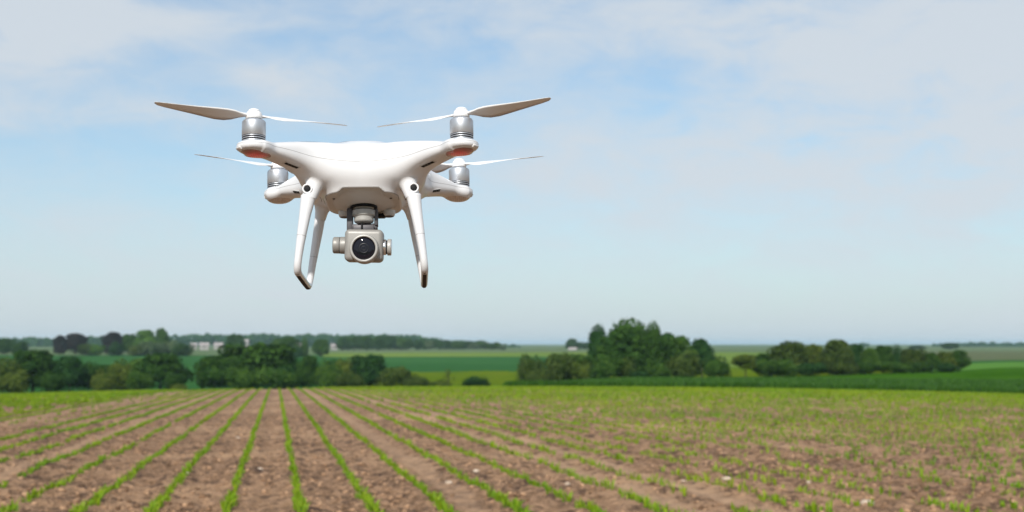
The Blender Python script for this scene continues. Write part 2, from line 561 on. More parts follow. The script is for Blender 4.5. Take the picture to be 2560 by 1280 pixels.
# ---- clods of earth
ico = bmesh.new(); bmesh.ops.create_icosphere(ico, subdivisions=1, radius=1.0)
iv = np.array([v.co[:] for v in ico.verts]); ico.verts.index_update()
ifc = np.array([[v.index for v in f.verts] for f in ico.faces]); ico.free()
NC = 26000
rc = np.random.default_rng(77)
yc = 11 + 46 * rc.random(NC) ** 1.7
xc = yc * (rc.random(NC) * 0.84 - 0.42)
sc_ = row_coord(xc, yc); frc = np.abs(sc_ - np.round(sc_))
track = (np.abs(sc_ - 2.5) < .3) | (np.abs(sc_ - 6.5) < .3) | (np.abs(sc_ - 5.45) < .3)
keep = (frc > 0.06) & (~track | (rc.random(NC) < 0.15)) & (fbm(xc * .5, yc * .5, 3, 61) + 0.35 * rc.random(NC) > -0.1)
xc, yc = xc[keep], yc[keep]; NC = len(xc)
size = 0.010 + 0.032 * rc.random(NC) ** 2.8
zc = soil_h(xc, yc) + size * 0.15
rot = rc.random(NC) * 6.28
J = 1 + 0.28 * rc.normal(0, 1, (NC, len(iv)))
Lv = iv[None] * J[..., None] * size[:, None, None] * np.array([1.15, 1.0, 0.7])
cr, sr = np.cos(rot)[:, None], np.sin(rot)[:, None]
Vc = np.stack([Lv[..., 0] * cr - Lv[..., 1] * sr + xc[:, None], Lv[..., 0] * sr + Lv[..., 1] * cr + yc[:, None], Lv[..., 2] + zc[:, None]], -1).reshape(-1, 3)
Fc = (ifc[None] + (np.arange(NC) * len(iv))[:, None, None]).reshape(-1, 3)
me = np_mesh('soil_clods', Vc, Fc)
attr(me, 'tone', np.repeat(rc.random(NC), len(iv)))
m_, n, p = mat('clod', (0.2, 0.13, 0.09), 0.95, spec=0.15)
a = n.new('ShaderNodeAttribute', attribute_name='tone')
n.set(p, 'Base Color', n.mix(a.outputs['Fac'], (0.11, 0.062, 0.035, 1), (0.42, 0.26, 0.155, 1)))
M_CLOD = m_
tag(link('soil_clods', me, mats=M_CLOD), 'loose brown clods of earth lying between the crop rows', 'soil', kind='stuff')

# ---- the pale stones one can pick out
m_, n, p = mat('pale_stone', (0.5, 0.4, 0.3), 0.85, spec=0.1)
P = n.new('ShaderNodeTexCoord').outputs['Object']
n.set(p, 'Base Color', n.mix(n.ramp(n.noise(P, 40, 4), .35, .65), (0.36, 0.27, 0.20, 1), (0.58, 0.48, 0.38, 1)))
M_STONE = m_


def px_ground(px, py):
    """point of the soil seen at a photo pixel"""
    pitch = math.atan((HZ - 640.0) / FPX)
    dv = np.array([(px - 1280) / FPX, 1.0, -(py - 640) / FPX])
    dv = np.array([dv[0], dv[1] * math.cos(pitch) - dv[2] * math.sin(pitch), dv[1] * math.sin(pitch) + dv[2] * math.cos(pitch)])
    s_ = np.linspace(10, 130, 4000)
    X_, Y_, Z_ = dv[0] * s_, dv[1] * s_, EYE + dv[2] * s_
    h_ = field_z(X_, Y_)
    k = int(np.argmax(Z_ < h_))
    return X_[k], Y_[k]


stones = [(595, 1095, .045, 'round pale stone between the third and fourth rows left of the straight row'),
          (466, 1191, .040, 'pale stone lying in the green row low on the left'),
          (651, 1173, .036, 'small pale stone just right of the row left of the straightest row'),
          (705, 1200, .026, 'tiny pale stone beside the straightest row'),
          (1190, 1180, .045, 'flat sandy stone on the pale soil at bottom centre'),
          (1122, 1208, .038, 'sandy lump left of the flat stone at bottom centre'),
          (984, 1090, .030, 'small sandy stone beside the second row right of the straightest row'),
          (1817, 1197, .048, 'round cream stone right of the pale wheel track'),
          (2168, 1255, .085, 'flat white rock among seedlings near the bottom right corner'),
          (1709, 1203, .034, 'small pink-white stone on the pale wheel track'),
          (1418, 1211, .032, 'small pale stone between rows right of bottom centre'),
          (2022, 1212, .030, 'small pale stone in the sparse crop left of the flat white rock')]
for k, (px, py, sz, lb) in enumerate(stones):
    rk = np.random.default_rng(300 + k)
    bm = bmesh.new(); bmesh.ops.create_icosphere(bm, subdivisions=2, radius=sz)
    for v in bm.verts:
        q = 1 + 0.22 * float(perlin(np.array([v.co.x / sz * 1.3 + k * 7]), np.array([v.co.y / sz * 1.3 + v.co.z / sz]), 4)[0]) * 2
        v.co = Vector((v.co.x * 1.25 * q, v.co.y * q, v.co.z * (0.45 if sz > .06 else 0.7) * q))
    for f in bm.faces: f.smooth = True
    me = bpy.data.meshes.new('stone'); bm.to_mesh(me); bm.free()
    x_, y_ = px_ground(px, py)
    o = link('stone', me, mats=M_STONE)
    o.location = (x_, y_, float(soil_h(np.array([x_]), np.array([y_]))[0]) + sz * 0.3)
    o.rotation_euler = (0, 0, k * 1.3)
    tag(o, lb, 'stone', 'pale stones on the field')


# ------------------------------------------------------------------ trees
def foliage(name, c1, c2):
    m_ = bpy.data.materials.new(name); m_.use_nodes = True
    n = NT(m_.node_tree)
    out = n.new('ShaderNodeOutputMaterial')
    a = n.new('ShaderNodeAttribute', attribute_name='tone').outputs['Fac']
    oi = n.new('ShaderNodeObjectInfo')
    f = n.math('ADD', a, n.math('MULTIPLY', n.math('SUBTRACT', oi.outputs['Random'], 0.5), 0.35), clamp=True)
    col = n.mix(f, (*c1, 1), (*c2, 1))
    p = n.new('ShaderNodeBsdfPrincipled', inp={'Base Color': col, 'Roughness': 0.75, 'Specular IOR Level': 0.06})
    t_ = n.new('ShaderNodeBsdfTranslucent', inp={'Color': col})
    mx = n.new('ShaderNodeMixShader', inp={0: 0.2})
    n.l.new(p.outputs[0], mx.inputs[1]); n.l.new(t_.outputs[0], mx.inputs[2]); n.l.new(mx.outputs[0], out.inputs[0])
    return m_


TONES = {'dark': foliage('leaves_dark', (0.016, 0.050, 0.008), (0.050, 0.110, 0.016)),
         'deep': foliage('leaves_deep', (0.012, 0.045, 0.011), (0.036, 0.092, 0.020)),
         'mid': foliage('leaves_mid', (0.026, 0.074, 0.010), (0.078, 0.150, 0.022)),
         'olive': foliage('leaves_olive', (0.042, 0.078, 0.009), (0.120, 0.160, 0.026)),
         'brown': foliage('leaves_brownish', (0.030, 0.062, 0.010), (0.080, 0.118, 0.024)),
         'maroon': foliage('leaves_maroon', (0.020, 0.020, 0.016), (0.044, 0.038, 0.032)),
         'grey': foliage('leaves_grey_green', (0.05, 0.095, 0.035), (0.12, 0.17, 0.075)),
         'fresh': foliage('leaves_fresh', (0.040, 0.110, 0.014), (0.10, 0.20, 0.030))}
m_, n, p = mat('bark', (0.10, 0.08, 0.06), 0.9, spec=0.1)
n.set(p, 'Base Color', n.mix(n.ramp(n.noise(n.new('ShaderNodeTexCoord').outputs['Object'], 14, 5), .3, .7), (0.055, 0.042, 0.032, 1), (0.14, 0.115, 0.09, 1)))
M_BARK = m_


def make_crown(kind, seed, nleaf=3200):
    """crown mesh filling a unit box: x,y in -0.5..0.5, z in 0..1"""
    rg = np.random.default_rng(seed)
    lobes = []
    if kind == 'broad':
        lobes.append((0, 0, .50, .42, .42, .44))
        lobes.append((.05, 0, .72, .27, .27, .24))
        for k in range(13):
            a = k * 2.4 + rg.random(); hgt = 0.2 + 0.50 * rg.random(); rr = 0.33 * math.sqrt(max(0.05, 1 - ((hgt - .45) / .6) ** 2)) * (0.75 + .35 * rg.random())
            s = 0.11 + 0.10 * rg.random()
            lobes.append((rr * math.cos(a), rr * math.sin(a), hgt, s, s, s * .85))
        for k in range(4):
            lobes.append((rg.normal(0, .13), rg.normal(0, .13), .80 + .04 * rg.random(), .18, .18, .13))
    elif kind == 'bush':
        for k in range(16):
            a = rg.random() * 6.28; rr = 0.34 * math.sqrt(rg.random()); s = 0.13 + 0.12 * rg.random()
            top = 0.82 - 0.9 * rr * rr * 3.0
            lobes.append((rr * math.cos(a), rr * math.sin(a), max(0.12, top * (0.35 + 0.6 * rg.random())), s, s, s * 1.15))
        lobes.append((0, 0, .38, .36, .36, .38))
    elif kind == 'column':
        lobes.append((0, 0, .45, .40, .40, .42)); lobes.append((0.0, 0, .70, .34, .34, .28))
        for k in range(10):
            h_ = 0.10 + 0.62 * k / 13; w_ = 0.40 * math.sin(math.pi * min(1, 0.18 + 0.76 * (k / 13.0)) ** 0.9)
            lobes.append((rg.normal(0, .05), rg.normal(0, .05), h_, max(.16, w_), max(.16, w_), .13))
    elif kind == 'domed':
        for h_, w_ in ((.28, .40), (.45, .45), (.62, .42), (.74, .34)): lobes.append((0, 0, h_, w_, w_, .24))
        for k in range(8):
            a = k * 2.4; lobes.append((.26 * math.cos(a), .26 * math.sin(a), .3 + .06 * k, .19, .19, .16))
    elif kind == 'layered':
        for k in range(9):
            a = rg.random() * 6.28; rr = .16 * rg.random() + .12; hgt = .45 + .42 * rg.random(); s = .13 + .08 * rg.random()
            lobes.append((rr * math.cos(a), rr * math.sin(a), hgt, s * 1.2, s * 1.2, s * .7))
        lobes.append((0, 0, .6, .28, .28, .26))
    else:  # wispy
        for k in range(10):
            lobes.append((rg.normal(0, .16), rg.normal(0, .16), .25 + .65 * rg.random(), .12, .12, .16))
        nleaf = nleaf // 4
    L = np.array(lobes)
    wgt = (L[:, 3] * L[:, 4]) ** 1.0; wgt /= wgt.sum()
    k = rg.choice(len(L), nleaf, p=wgt)
    d = rg.normal(0, 1, (nleaf, 3)); d /= np.linalg.norm(d, axis=1)[:, None]
    rad = 0.80 + 0.24 * rg.random(nleaf) ** 1.4
    rad = np.where(rg.random(nleaf) < 0.30, 0.35 + 0.55 * rg.random(nleaf), rad)
    rad = np.where(rg.random(nleaf) < 0.06, rad + 0.18 * rg.random(nleaf), rad)
    C = L[k, :3] + d * L[k, 3:] * rad[:, None]
    # uneven outline: lumps pushed in and out
    bump = 1 + 0.10 * perlin(C[:, 0] * 7 + 3 * C[:, 2], C[:, 1] * 7 + 5 * C[:, 2], seed)
    C[:, :2] *= bump[:, None]
    C = C[(C[:, 2] > 0.01)]; nleaf = len(C); d = d[:nleaf] * 1.0
    # gaps
    g = perlin(C[:, 0] * 9, C[:, 2] * 9 + C[:, 1] * 6, seed + 1)
    C = C[g > (-2 if kind in ('column', 'domed') else -0.55)]; nleaf = len(C)
    ctr = np.array([0, 0, 0.42]); nrm = C - ctr; nrm /= np.linalg.norm(nrm, axis=1)[:, None] + 1e-6
    nrm = nrm + rg.normal(0, 0.55, nrm.shape); nrm /= np.linalg.norm(nrm, axis=1)[:, None]
    up = rg.normal(0, 1, nrm.shape); t1 = np.cross(nrm, up); t1 /= np.linalg.norm(t1, axis=1)[:, None]; t2 = np.cross(nrm, t1)
    s = (0.013 + 0.016 * rg.random(nleaf))[:, None]
    if kind == 'wispy': s = s * .8
    Vq = np.stack([C - t1 * s - t2 * s * .6, C + t1 * s - t2 * s * .7, C + t1 * s * .8 + t2 * s, C - t1 * s * .9 + t2 * s * .8], 1).reshape(-1, 3)
    b = np.arange(nleaf) * 4
    me = np_mesh('crown_' + kind, Vq, np.stack([b, b + 1, b + 2, b + 3], -1), smooth=False)
    cl = np.clip(0.5 + 0.9 * perlin(C[:, 0] * 5 + 11, C[:, 2] * 5 + C[:, 1] * 4, seed + 3) + rg.normal(0, .16, nleaf), 0, 1)
    attr(me, 'tone', np.repeat(cl, 4))
    me.materials.append(TONES['dark'])
    return me


def tube(points, radii, seg=8, cap=True):
    """swept tube along points (n,3) with radii (n,) or (n,2)"""
    P = np.asarray(points, float); Rr = np.asarray(radii, float)
    if Rr.ndim == 1: Rr = np.stack([Rr, Rr], -1)
    n = len(P)
    T = np.gradient(P, axis=0); T /= np.linalg.norm(T, axis=1)[:, None]
    ref = np.array([1.0, 0, 0]) if abs(T[0, 0]) < .8 else np.array([0, 1.0, 0])
    rings = []
    a = np.linspace(0, 2 * np.pi, seg, endpoint=False)
    for i in range(n):
        u = ref - T[i] * ref.dot(T[i]); u /= np.linalg.norm(u); v = np.cross(T[i], u)
        ref = u
        rings.append(P[i] + np.outer(np.cos(a), u) * Rr[i, 0] + np.outer(np.sin(a), v) * Rr[i, 1])
    V = np.concatenate(rings + ([P[:1], P[-1:]] if cap else []))
    ix = np.arange(n * seg).reshape(n, seg)
    nx = np.roll(ix, -1, 1)
    Q = np.stack([ix[:-1], nx[:-1], nx[1:], ix[1:]], -1).reshape(-1, 4)
    Tr = np.zeros((0, 3), int)
    if cap:
        c0, c1 = n * seg, n * seg + 1
        Tr = np.concatenate([np.stack([np.full(seg, c0), nx[0], ix[0]], -1), np.stack([np.full(seg, c1), ix[-1], nx[-1]], -1)])
    return V, Q, Tr


def join(parts):
    Vs, Qs, Ts, b = [], [], [], 0
    for V_, Q_, T_ in parts:
        Vs.append(V_); Qs.append(np.asarray(Q_, int).reshape(-1, 4) + b); Ts.append(np.asarray(T_, int).reshape(-1, 3) + b); b += len(V_)
    return np.concatenate(Vs), [np.concatenate(Qs), np.concatenate(Ts)]


def make_trunk(seed):
    rg = np.random.default_rng(seed)
    parts = [tube([(0, 0, -.04), (.004, 0, .1), (.012, .006, .3), (0, .01, .55), (-.01, 0, .8)], [.034, .024, .019, .012, .005], 8)]
    for k in range(7):
        a = k * 2.2 + rg.random(); h0 = .16 + .07 * k; L = .22 + .1 * rg.random()
        p0 = np.array([0.01, 0, h0]); p2 = p0 + np.array([math.cos(a) * L, math.sin(a) * L, L * .8])
        parts.append(tube([p0, p0 * .5 + p2 * .5 + np.array([0, 0, -.02]), p2], [.010, .007, .003], 6))
    v_, f_ = join(parts)
    me = np_mesh('trunk', v_, f_); me.materials.append(M_BARK)
    return me


CROWNS = {k: [make_crown(k, 40 + 10 * i + j, nl) for j in range(cnt)] for i, (k, cnt, nl) in
          enumerate((('broad', 4, 5200), ('bush', 4, 4200), ('column', 1, 7000), ('domed', 2, 8000), ('layered', 2, 3400), ('wispy', 1, 3200)))}
TRUNKS = [make_trunk(200 + j) for j in range(3)]


def tree(name, kind, px, wpx, top, D, tone, label, group, cat='tree', depth=None, base=None):
    """a tree whose crown spans wpx photo pixels at distance D and reaches pixel row top"""
    x_ = (px - 1280) / FPX * D; y_ = D
    zg = float(ground_z(x_, y_))
    ztop = EYE - (top - HZ) / FPX * D
    if base is not None: zg = max(zg, EYE - (base - HZ) / FPX * D - 1.0)
    h_ = max(0.8, ztop - zg)
    w_ = wpx / FPX * D
    root = bpy.data.objects.new(name, None); COL.objects.link(root)
    root.location = (x_, y_, zg); root.empty_display_size = 0.5
    rz = random.uniform(0, 6.28)
    tag(root, label, cat, group)
    cr = bpy.data.objects.new('crown', random.choice(CROWNS[kind])); COL.objects.link(cr)
    cr.parent = root; cr.scale = (w_ * 1.24, (depth or w_) * 1.15, h_ * (1.20 if kind == 'bush' else 1.06)); cr.rotation_euler = (0, 0, rz if abs((depth or w_) - w_) < .01 else 0)
    cr.material_slots[0].link = 'OBJECT'; cr.material_slots[0].material = TONES[tone]
    if kind != 'bush':
        tk = bpy.data.objects.new('trunk', random.choice(TRUNKS)); COL.objects.link(tk)
        tk.parent = root; s_ = min(w_, h_); tk.scale = (s_, s_, h_); tk.rotation_euler = (0, 0, rz)
    else:
        tk = bpy.data.objects.new('trunk', TRUNKS[0]); COL.objects.link(tk); tk.parent = root
        tk.scale = (w_ * .6, w_ * .6, h_ * .8)
    return root


GL = 'hedgerow trees behind the field on the left'
GM = 'bushes behind the crest at the centre'
GR = 'trees of the tall clump on the right'
GE = 'trees of the long belt at the far right'
near_trees = [
    ('bush', 12, 90, 893, 232, 'brown', 'brownish bush cut by the left edge behind the field', GL),
    ('broad', 86, 105, 877, 236, 'dark', 'big round dark tree nearest the left edge', GL),
    ('bush', 45, 70, 925, 226, 'olive', 'low olive bush under the big round tree at the left edge', GL),
    ('broad', 178, 82, 892, 234, 'deep', 'upright deep green tree, second tall one from the left edge', GL),
    ('bush', 135, 56, 928, 228, 'dark', 'low dark bush between the two leftmost tall trees', GL),
    ('bush', 226, 54, 903, 240, 'dark', 'small dark tree at the right shoulder of the second tall one', GL),
    ('bush', 262, 62, 925, 228, 'olive', 'low olive shrub between the dark tree and the pale round one', GL),
    ('bush', 306, 84, 902, 236, 'olive', 'pale olive round tree in the middle of the left hedgerow', GL),
    ('bush', 345, 70, 922, 230, 'mid', 'mid green bush at the foot of the widest left tree', GL),
    ('broad', 405, 128, 884, 238, 'dark', 'wide dark tree at the right end of the left hedgerow, before the gap', GL),
    ('bush', 440, 60, 928, 230, 'dark', 'dark low bush closing the left hedgerow at the gap', GL),
    ('bush', 450, 44, 957, 205, 'olive', 'tiny yellowish shrub on the crest at the hedgerow gap', GL),
    ('broad', 128, 70, 900, 242, 'deep', 'dark tree half hidden behind the two leftmost tall trees', GL),
    ('broad', 352, 84, 898, 243, 'mid', 'green tree half hidden left of the widest left tree', GL),
    ('broad', 268, 70, 912, 243, 'dark', 'dark tree half hidden behind the low olive shrub', GL),
    ('broad', 590, 90, 884, 244, 'deep', 'dark tree half hidden left of the broad dome', GM),
    ('broad', 712, 84, 884, 244, 'dark', 'dark tree half hidden right of the broad dome', GM),
    ('broad', 846, 80, 900, 243, 'deep', 'dark tree half hidden left of the olive yellow tree', GM),
    ('broad', 1430, 110, 886, 222, 'mid', 'green tree behind the brownish bushes at the left of the right clump', GR),
    ('broad', 1925, 90, 884, 228, 'dark', 'dark tree behind the left foot of the long belt', GE),
    ('broad', 537, 88, 891, 232, 'dark', 'dark round tree just right of the hedgerow gap', GM),
    ('broad', 648, 178, 860, 240, 'dark', 'largest dark tree of the centre left hedgerow, with a broad dome', GM),
    ('bush', 600, 80, 912, 228, 'mid', 'green bush under the left side of the broad dome', GM),
    ('bush', 690, 90, 915, 228, 'mid', 'green bush under the right side of the broad dome', GM),
    ('bush', 737, 70, 903, 236, 'deep', 'dark bush right of the broad dome', GM),
    ('broad', 773, 64, 891, 232, 'dark', 'narrow rounded tree right of the broad dome', GM),
    ('bush', 822, 68, 902, 230, 'mid', 'mid green bush below the right end of the houses', GM),
    ('bush', 868, 60, 893, 238, 'olive', 'olive yellow tree left of the last dark dome', GM),
    ('broad', 925, 84, 888, 234, 'deep', 'last dark domed tree of the centre hedgerow', GM),
    ('bush', 880, 60, 928, 226, 'brown', 'low brownish bush in front of the olive yellow tree', GM),
    ('bush', 985, 76, 912, 232, 'brown', 'brown green shrub right of the last dark dome', GM),
    ('bush', 1042, 70, 936, 228, 'brown', 'low brown shrub tapering down to the meadow', GM),
    ('bush', 1098, 60, 950, 225, 'olive', 'lowest olive shrub at the meadow edge', GM),
    ('wispy', 1122, 34, 924, 240, 'olive', 'thin see-through sapling standing in the meadow', GM),
    ('bush', 1189, 62, 940, 215, 'deep', 'lone dark round bush on the crest in front of the meadow', GM),
    ('bush', 1322, 62, 885, 212, 'brown', 'tall brownish shrub at the left end of the right clump', GR),
    ('bush', 1392, 96, 877, 214, 'brown', 'brown olive bush second from the left of the right clump', GR),
    ('bush', 1350, 70, 915, 206, 'brown', 'low brownish bush under the two leftmost of the right clump', GR),
    ('bush', 1455, 70, 903, 212, 'olive', 'olive bush left of the tall column tree foot', GR),
    ('bush', 1512, 84, 886, 208, 'mid', 'round green bush in front of the column tree', GR),
    ('bush', 1565, 60, 892, 209, 'brown', 'brown tinged bush in front of the tallest tree', GR),
    ('domed', 1495, 50, 816, 226, 'deep', 'dark narrow column tree standing left of the tallest tree', GR),
    ('domed', 1572, 112, 801, 232, 'dark', 'tallest dark tree, crowning the right clump', GR),
    ('broad', 1555, 140, 835, 224, 'dark', 'wide dark tree below the tallest crown', GR),
    ('domed', 1632, 50, 809, 230, 'dark', 'slim dark tree, second highest of the right clump', GR),
    ('broad', 1637, 96, 843, 222, 'dark', 'dark tree below the second highest crown', GR),
    ('broad', 1670, 56, 834, 232, 'deep', 'deep green shoulder tree right of the second highest crown', GR),
    ('broad', 1697, 82, 842, 225, 'mid', 'rounded tree halfway down the right slope of the clump', GR),
    ('broad', 1753, 68, 849, 226, 'deep', 'dark tree at the right end of the tall clump skyline', GR),
    ('bush', 1716, 100, 879, 214, 'brown', 'grey brown bush in the lower right of the tall clump', GR),
    ('bush', 1787, 66, 893, 214, 'dark', 'dark bush closing the tall clump on its right', GR),
    ('bush', 1642, 60, 912, 207, 'mid', 'small round pale bush at the foot of the tall clump', GR),
    ('bush', 1595, 60, 925, 208, 'deep', 'dark low bush left of the small pale bush', GR),
    ('layered', 1862, 78, 884, 216, 'olive', 'lone tree with yellow top and bare trunk between clump and belt', GE),
    ('bush', 1908, 64, 897, 218, 'mid', 'mid green bush at the left foot of the long belt', GE),
    ('broad', 1972, 92, 855, 224, 'brown', 'brown olive tree, first high one of the long belt', GE),
    ('broad', 2031, 66, 862, 228, 'olive', 'olive tree second in the long belt', GE),
    ('broad', 2092, 88, 851, 224, 'brown', 'highest brownish tree of the long belt', GE),
    ('broad', 2139, 48, 861, 230, 'deep', 'dark pointed tree right after the highest of the belt', GE),
    ('broad', 2172, 52, 871, 226, 'mid', 'mid green tree before the dip in the belt', GE),
    ('broad', 2204, 56, 865, 228, 'dark', 'dark round tree after the dip in the belt', GE),
    ('column', 2240, 34, 862, 232, 'deep', 'narrow dark treetop in the middle right of the belt', GE),
    ('broad', 2279, 60, 873, 228, 'brown', 'brownish tree with flat top in the right half of the belt', GE),
    ('broad', 2326, 44, 882, 228, 'dark', 'small dark tree third from the right end of the belt', GE),
    ('broad', 2359, 54, 880, 230, 'olive', 'olive tree second from the right end of the belt', GE),
    ('broad', 2395, 46, 876, 232, 'dark', 'dark upright tree ending the belt on the right', GE),
    ('bush', 1955, 74, 897, 214, 'mid', 'green bush in front of the first high belt tree', GE),
    ('bush', 2022, 84, 904, 214, 'deep', 'dark bush in front of the second belt tree', GE),
    ('bush', 2100, 90, 900, 215, 'brown', 'brown green bush in front of the highest belt tree', GE),
    ('bush', 2160, 70, 905, 216, 'dark', 'dark bush in front of the dip in the belt', GE),
    ('bush', 2225, 90, 901, 217, 'mid', 'light green bush below the narrow dark treetop', GE),
    ('bush', 2295, 80, 905, 219, 'dark', 'dark green bush below the flat topped brownish tree', GE),
    ('bush', 2360, 60, 905, 222, 'deep', 'dark bush low at the right end of the belt', GE),
]
for kd, px, wp, tp, D_, tn, lb, gp in near_trees:
    nm = {'bush': 'bush', 'column': 'column_tree', 'broad': 'broadleaf_tree', 'domed': 'broadleaf_tree', 'layered': 'broadleaf_tree', 'wispy': 'sapling'}[kd]
    tree(nm, kd, px, wp, tp, D_, tn, lb, gp, 'bush' if kd == 'bush' else 'tree')

GF = 'trees beyond the deep green field'
far_trees = [
    ('broad', 12, 55, 848, 700, 'dark', 'far dark tree at the left edge of the picture'),
    ('bush', 52, 48, 853, 690, 'dark', 'far low dark tree next to the left edge one'),
    ('broad', 152, 32, 839, 690, 'maroon', 'small dark maroon tree, leftmost of the far maroon ones'),
    ('broad', 192, 54, 834, 695, 'maroon', 'wide dark maroon tree on the far left skyline'),
    ('bush', 218, 40, 858, 680, 'brown', 'brown bush under the wide maroon tree'),
    ('bush', 242, 44, 860, 680, 'fresh', 'light green bush between the maroon trees'),
    ('broad', 283, 48, 831, 690, 'maroon', 'round maroon tree right of the wide maroon one'),
    ('bush', 296, 40, 856, 675, 'deep', 'dark bush at the foot of the round maroon tree'),
    ('broad', 324, 48, 836, 695, 'mid', 'green tree between the maroon tree and the bright ones'),
    ('broad', 366, 54, 826, 690, 'fresh', 'bright green broad tree on the far left skyline'),
    ('broad', 406, 40, 822, 690, 'mid', 'highest tree of the far left skyline'),
    ('bush', 378, 84, 853, 675, 'grey', 'grey green willow shrub below the highest far tree'),
    ('bush', 430, 50, 851, 680, 'grey', 'small grey green shrub right of the highest far tree'),
    ('bush', 462, 56, 858, 660, 'dark', 'dark bush standing alone at the edge of the green field'),
    ('bush', 344, 40, 862, 672, 'olive', 'olive shrub below the bright green far tree'),
    ('broad', 590, 52, 837, 900, 'dark', 'dark tree standing among the far white houses'),
    ('broad', 698, 36, 848, 640, 'mid', 'small green tree right above the broad dome'),
    ('broad', 726, 48, 843, 640, 'dark', 'dark green tree right of the far white houses'),
    ('column', 763, 22, 844, 645, 'mid', 'slim green tree between two rounder far trees'),
    ('broad', 803, 42, 849, 640, 'mid', 'round green tree at the left end of the pale field strip'),
    ('bush', 745, 26, 868, 630, 'deep', 'small dark bush below the slim far tree'),
]
for kd, px, wp, tp, D_, tn, lb in far_trees:
    tree('distant_bush' if kd == 'bush' else 'distant_tree', kd, px, wp, tp, D_, tn, lb, GF, 'bush' if kd == 'bush' else 'tree')
# the far wood at the centre and the line that runs down to the right
rt = random.Random(9)
ORD = 'first second third fourth fifth sixth seventh eighth ninth tenth eleventh twelfth thirteenth fourteenth fifteenth sixteenth'.split()
for k in range(12):
    px = 858 + k * 14.5
    tree('distant_tree', 'broad', px, 34, 842 + rt.uniform(-3, 5) + (2 if k < 2 else 0), 1000 + rt.uniform(-40, 40), rt.choice(['dark', 'mid', 'dark']),
         ORD[k] + ' tree from the left in the far wood above the pale strip', 'trees of the far wood at the centre')
for k in range(16):
    px = 1046 + k * 14
    tree('distant_tree', rt.choice(['broad', 'bush']), px, rt.uniform(18, 32), 846 + 13 * (k / 15.0) + rt.uniform(-5, 4), 1150 + rt.uniform(-60, 60), rt.choice(['dark', 'mid', 'grey']),
         ORD[k] + ' tree from the left in the far line falling to the right', 'trees in the far line falling to the right')
for px, wp, tp, lb in ((1430, 32, 847, 'far round tree by the pale shed left of the column tree'), (1450, 20, 855, 'small far tree right of the round one by the shed'),
                       (1464, 20, 856, 'smallest far tree touching the column tree outline'),
                       (2372, 40, 857, 'far round tree on the right horizon above the belt end'), (2290, 40, 863, 'far low tree on the horizon above the belt')):
    tree('distant_tree', 'broad', px, wp, tp, 1150, 'dark', lb, 'single trees far off on the horizon')


# far-off woods read as one mass
def far_wood(name, segs, D, tone, label):
    rg = np.random.default_rng(int(D))
    parts = []
    Vs = []; 
    for (p0, p1, t0, t1, base) in segs:
        nl = int((p1 - p0) * 12)
        px = p0 + (p1 - p0) * rg.random(nl)
        u = (px - p0) / (p1 - p0)
        top = t0 + (t1 - t0) * u - 3.5 * perlin(px / 11.0, np.full(nl, D / 7.0), 3) * 2 - 2.0 * perlin(px / 4.0, np.full(nl, D), 5)
        py = top + (base - top) * rg.random(nl) ** 1.1
        dd = D * (1 + 0.05 * rg.random(nl))
        Vs.append(np.stack([(px - 1280) / FPX * dd, dd, EYE - (py - HZ) / FPX * dd], -1))
    C = np.concatenate(Vs); nleaf = len(C)
    nrm = np.array([0, -1.0, 0.6]) + rg.normal(0, .6, C.shape); nrm /= np.linalg.norm(nrm, axis=1)[:, None]
    up = rg.normal(0, 1, nrm.shape); t1_ = np.cross(nrm, up); t1_ /= np.linalg.norm(t1_, axis=1)[:, None]; t2_ = np.cross(nrm, t1_)
    s = (D / FPX * (1.6 + 1.6 * rg.random(nleaf)))[:, None]
    Vq = np.stack([C - t1_ * s - t2_ * s * .7, C + t1_ * s - t2_ * s, C + t1_ * s * .7 + t2_ * s, C - t1_ * s + t2_ * s * .8], 1).reshape(-1, 3)
    b = np.arange(nleaf) * 4
    me = np_mesh(name, Vq, np.stack([b, b + 1, b + 2, b + 3], -1), smooth=False)
    attr(me, 'tone', np.repeat(rg.random(nleaf), 4))
    tag(link(name, me, mats=TONES[tone]), label, 'wood', kind='stuff')


far_wood('distant_wood', [(-160, 150, 848, 846, 872), (150, 480, 846, 840, 872), (480, 700, 838, 837, 862), (700, 850, 838, 838, 866),
                          (850, 1040, 838, 838, 868), (1030, 1100, 838, 851, 870), (1080, 1190, 850, 857, 872), (1190, 1300, 861, 864, 874)], 1900, 'deep', 'hazy blue green wood along the left and centre skyline')
far_wood('distant_wood', [(2080, 2170, 861, 862, 868), (2330, 2420, 862, 860, 870), (2420, 2760, 859, 855, 872)], 2300, 'deep', 'hazy blue wood on the skyline at the right edge')

# ---- houses and sheds far off
m_h, _, _ = mat('render_white', (0.28, 0.27, 0.25), 0.8)
m_r, _, _ = mat('roof_grey', (0.30, 0.27, 0.26), 0.8)
m_r2, _, _ = mat('roof_tile', (0.34, 0.17, 0.12), 0.8)
m_g, _, _ = mat('window_dark', (0.03, 0.035, 0.04), 0.2)


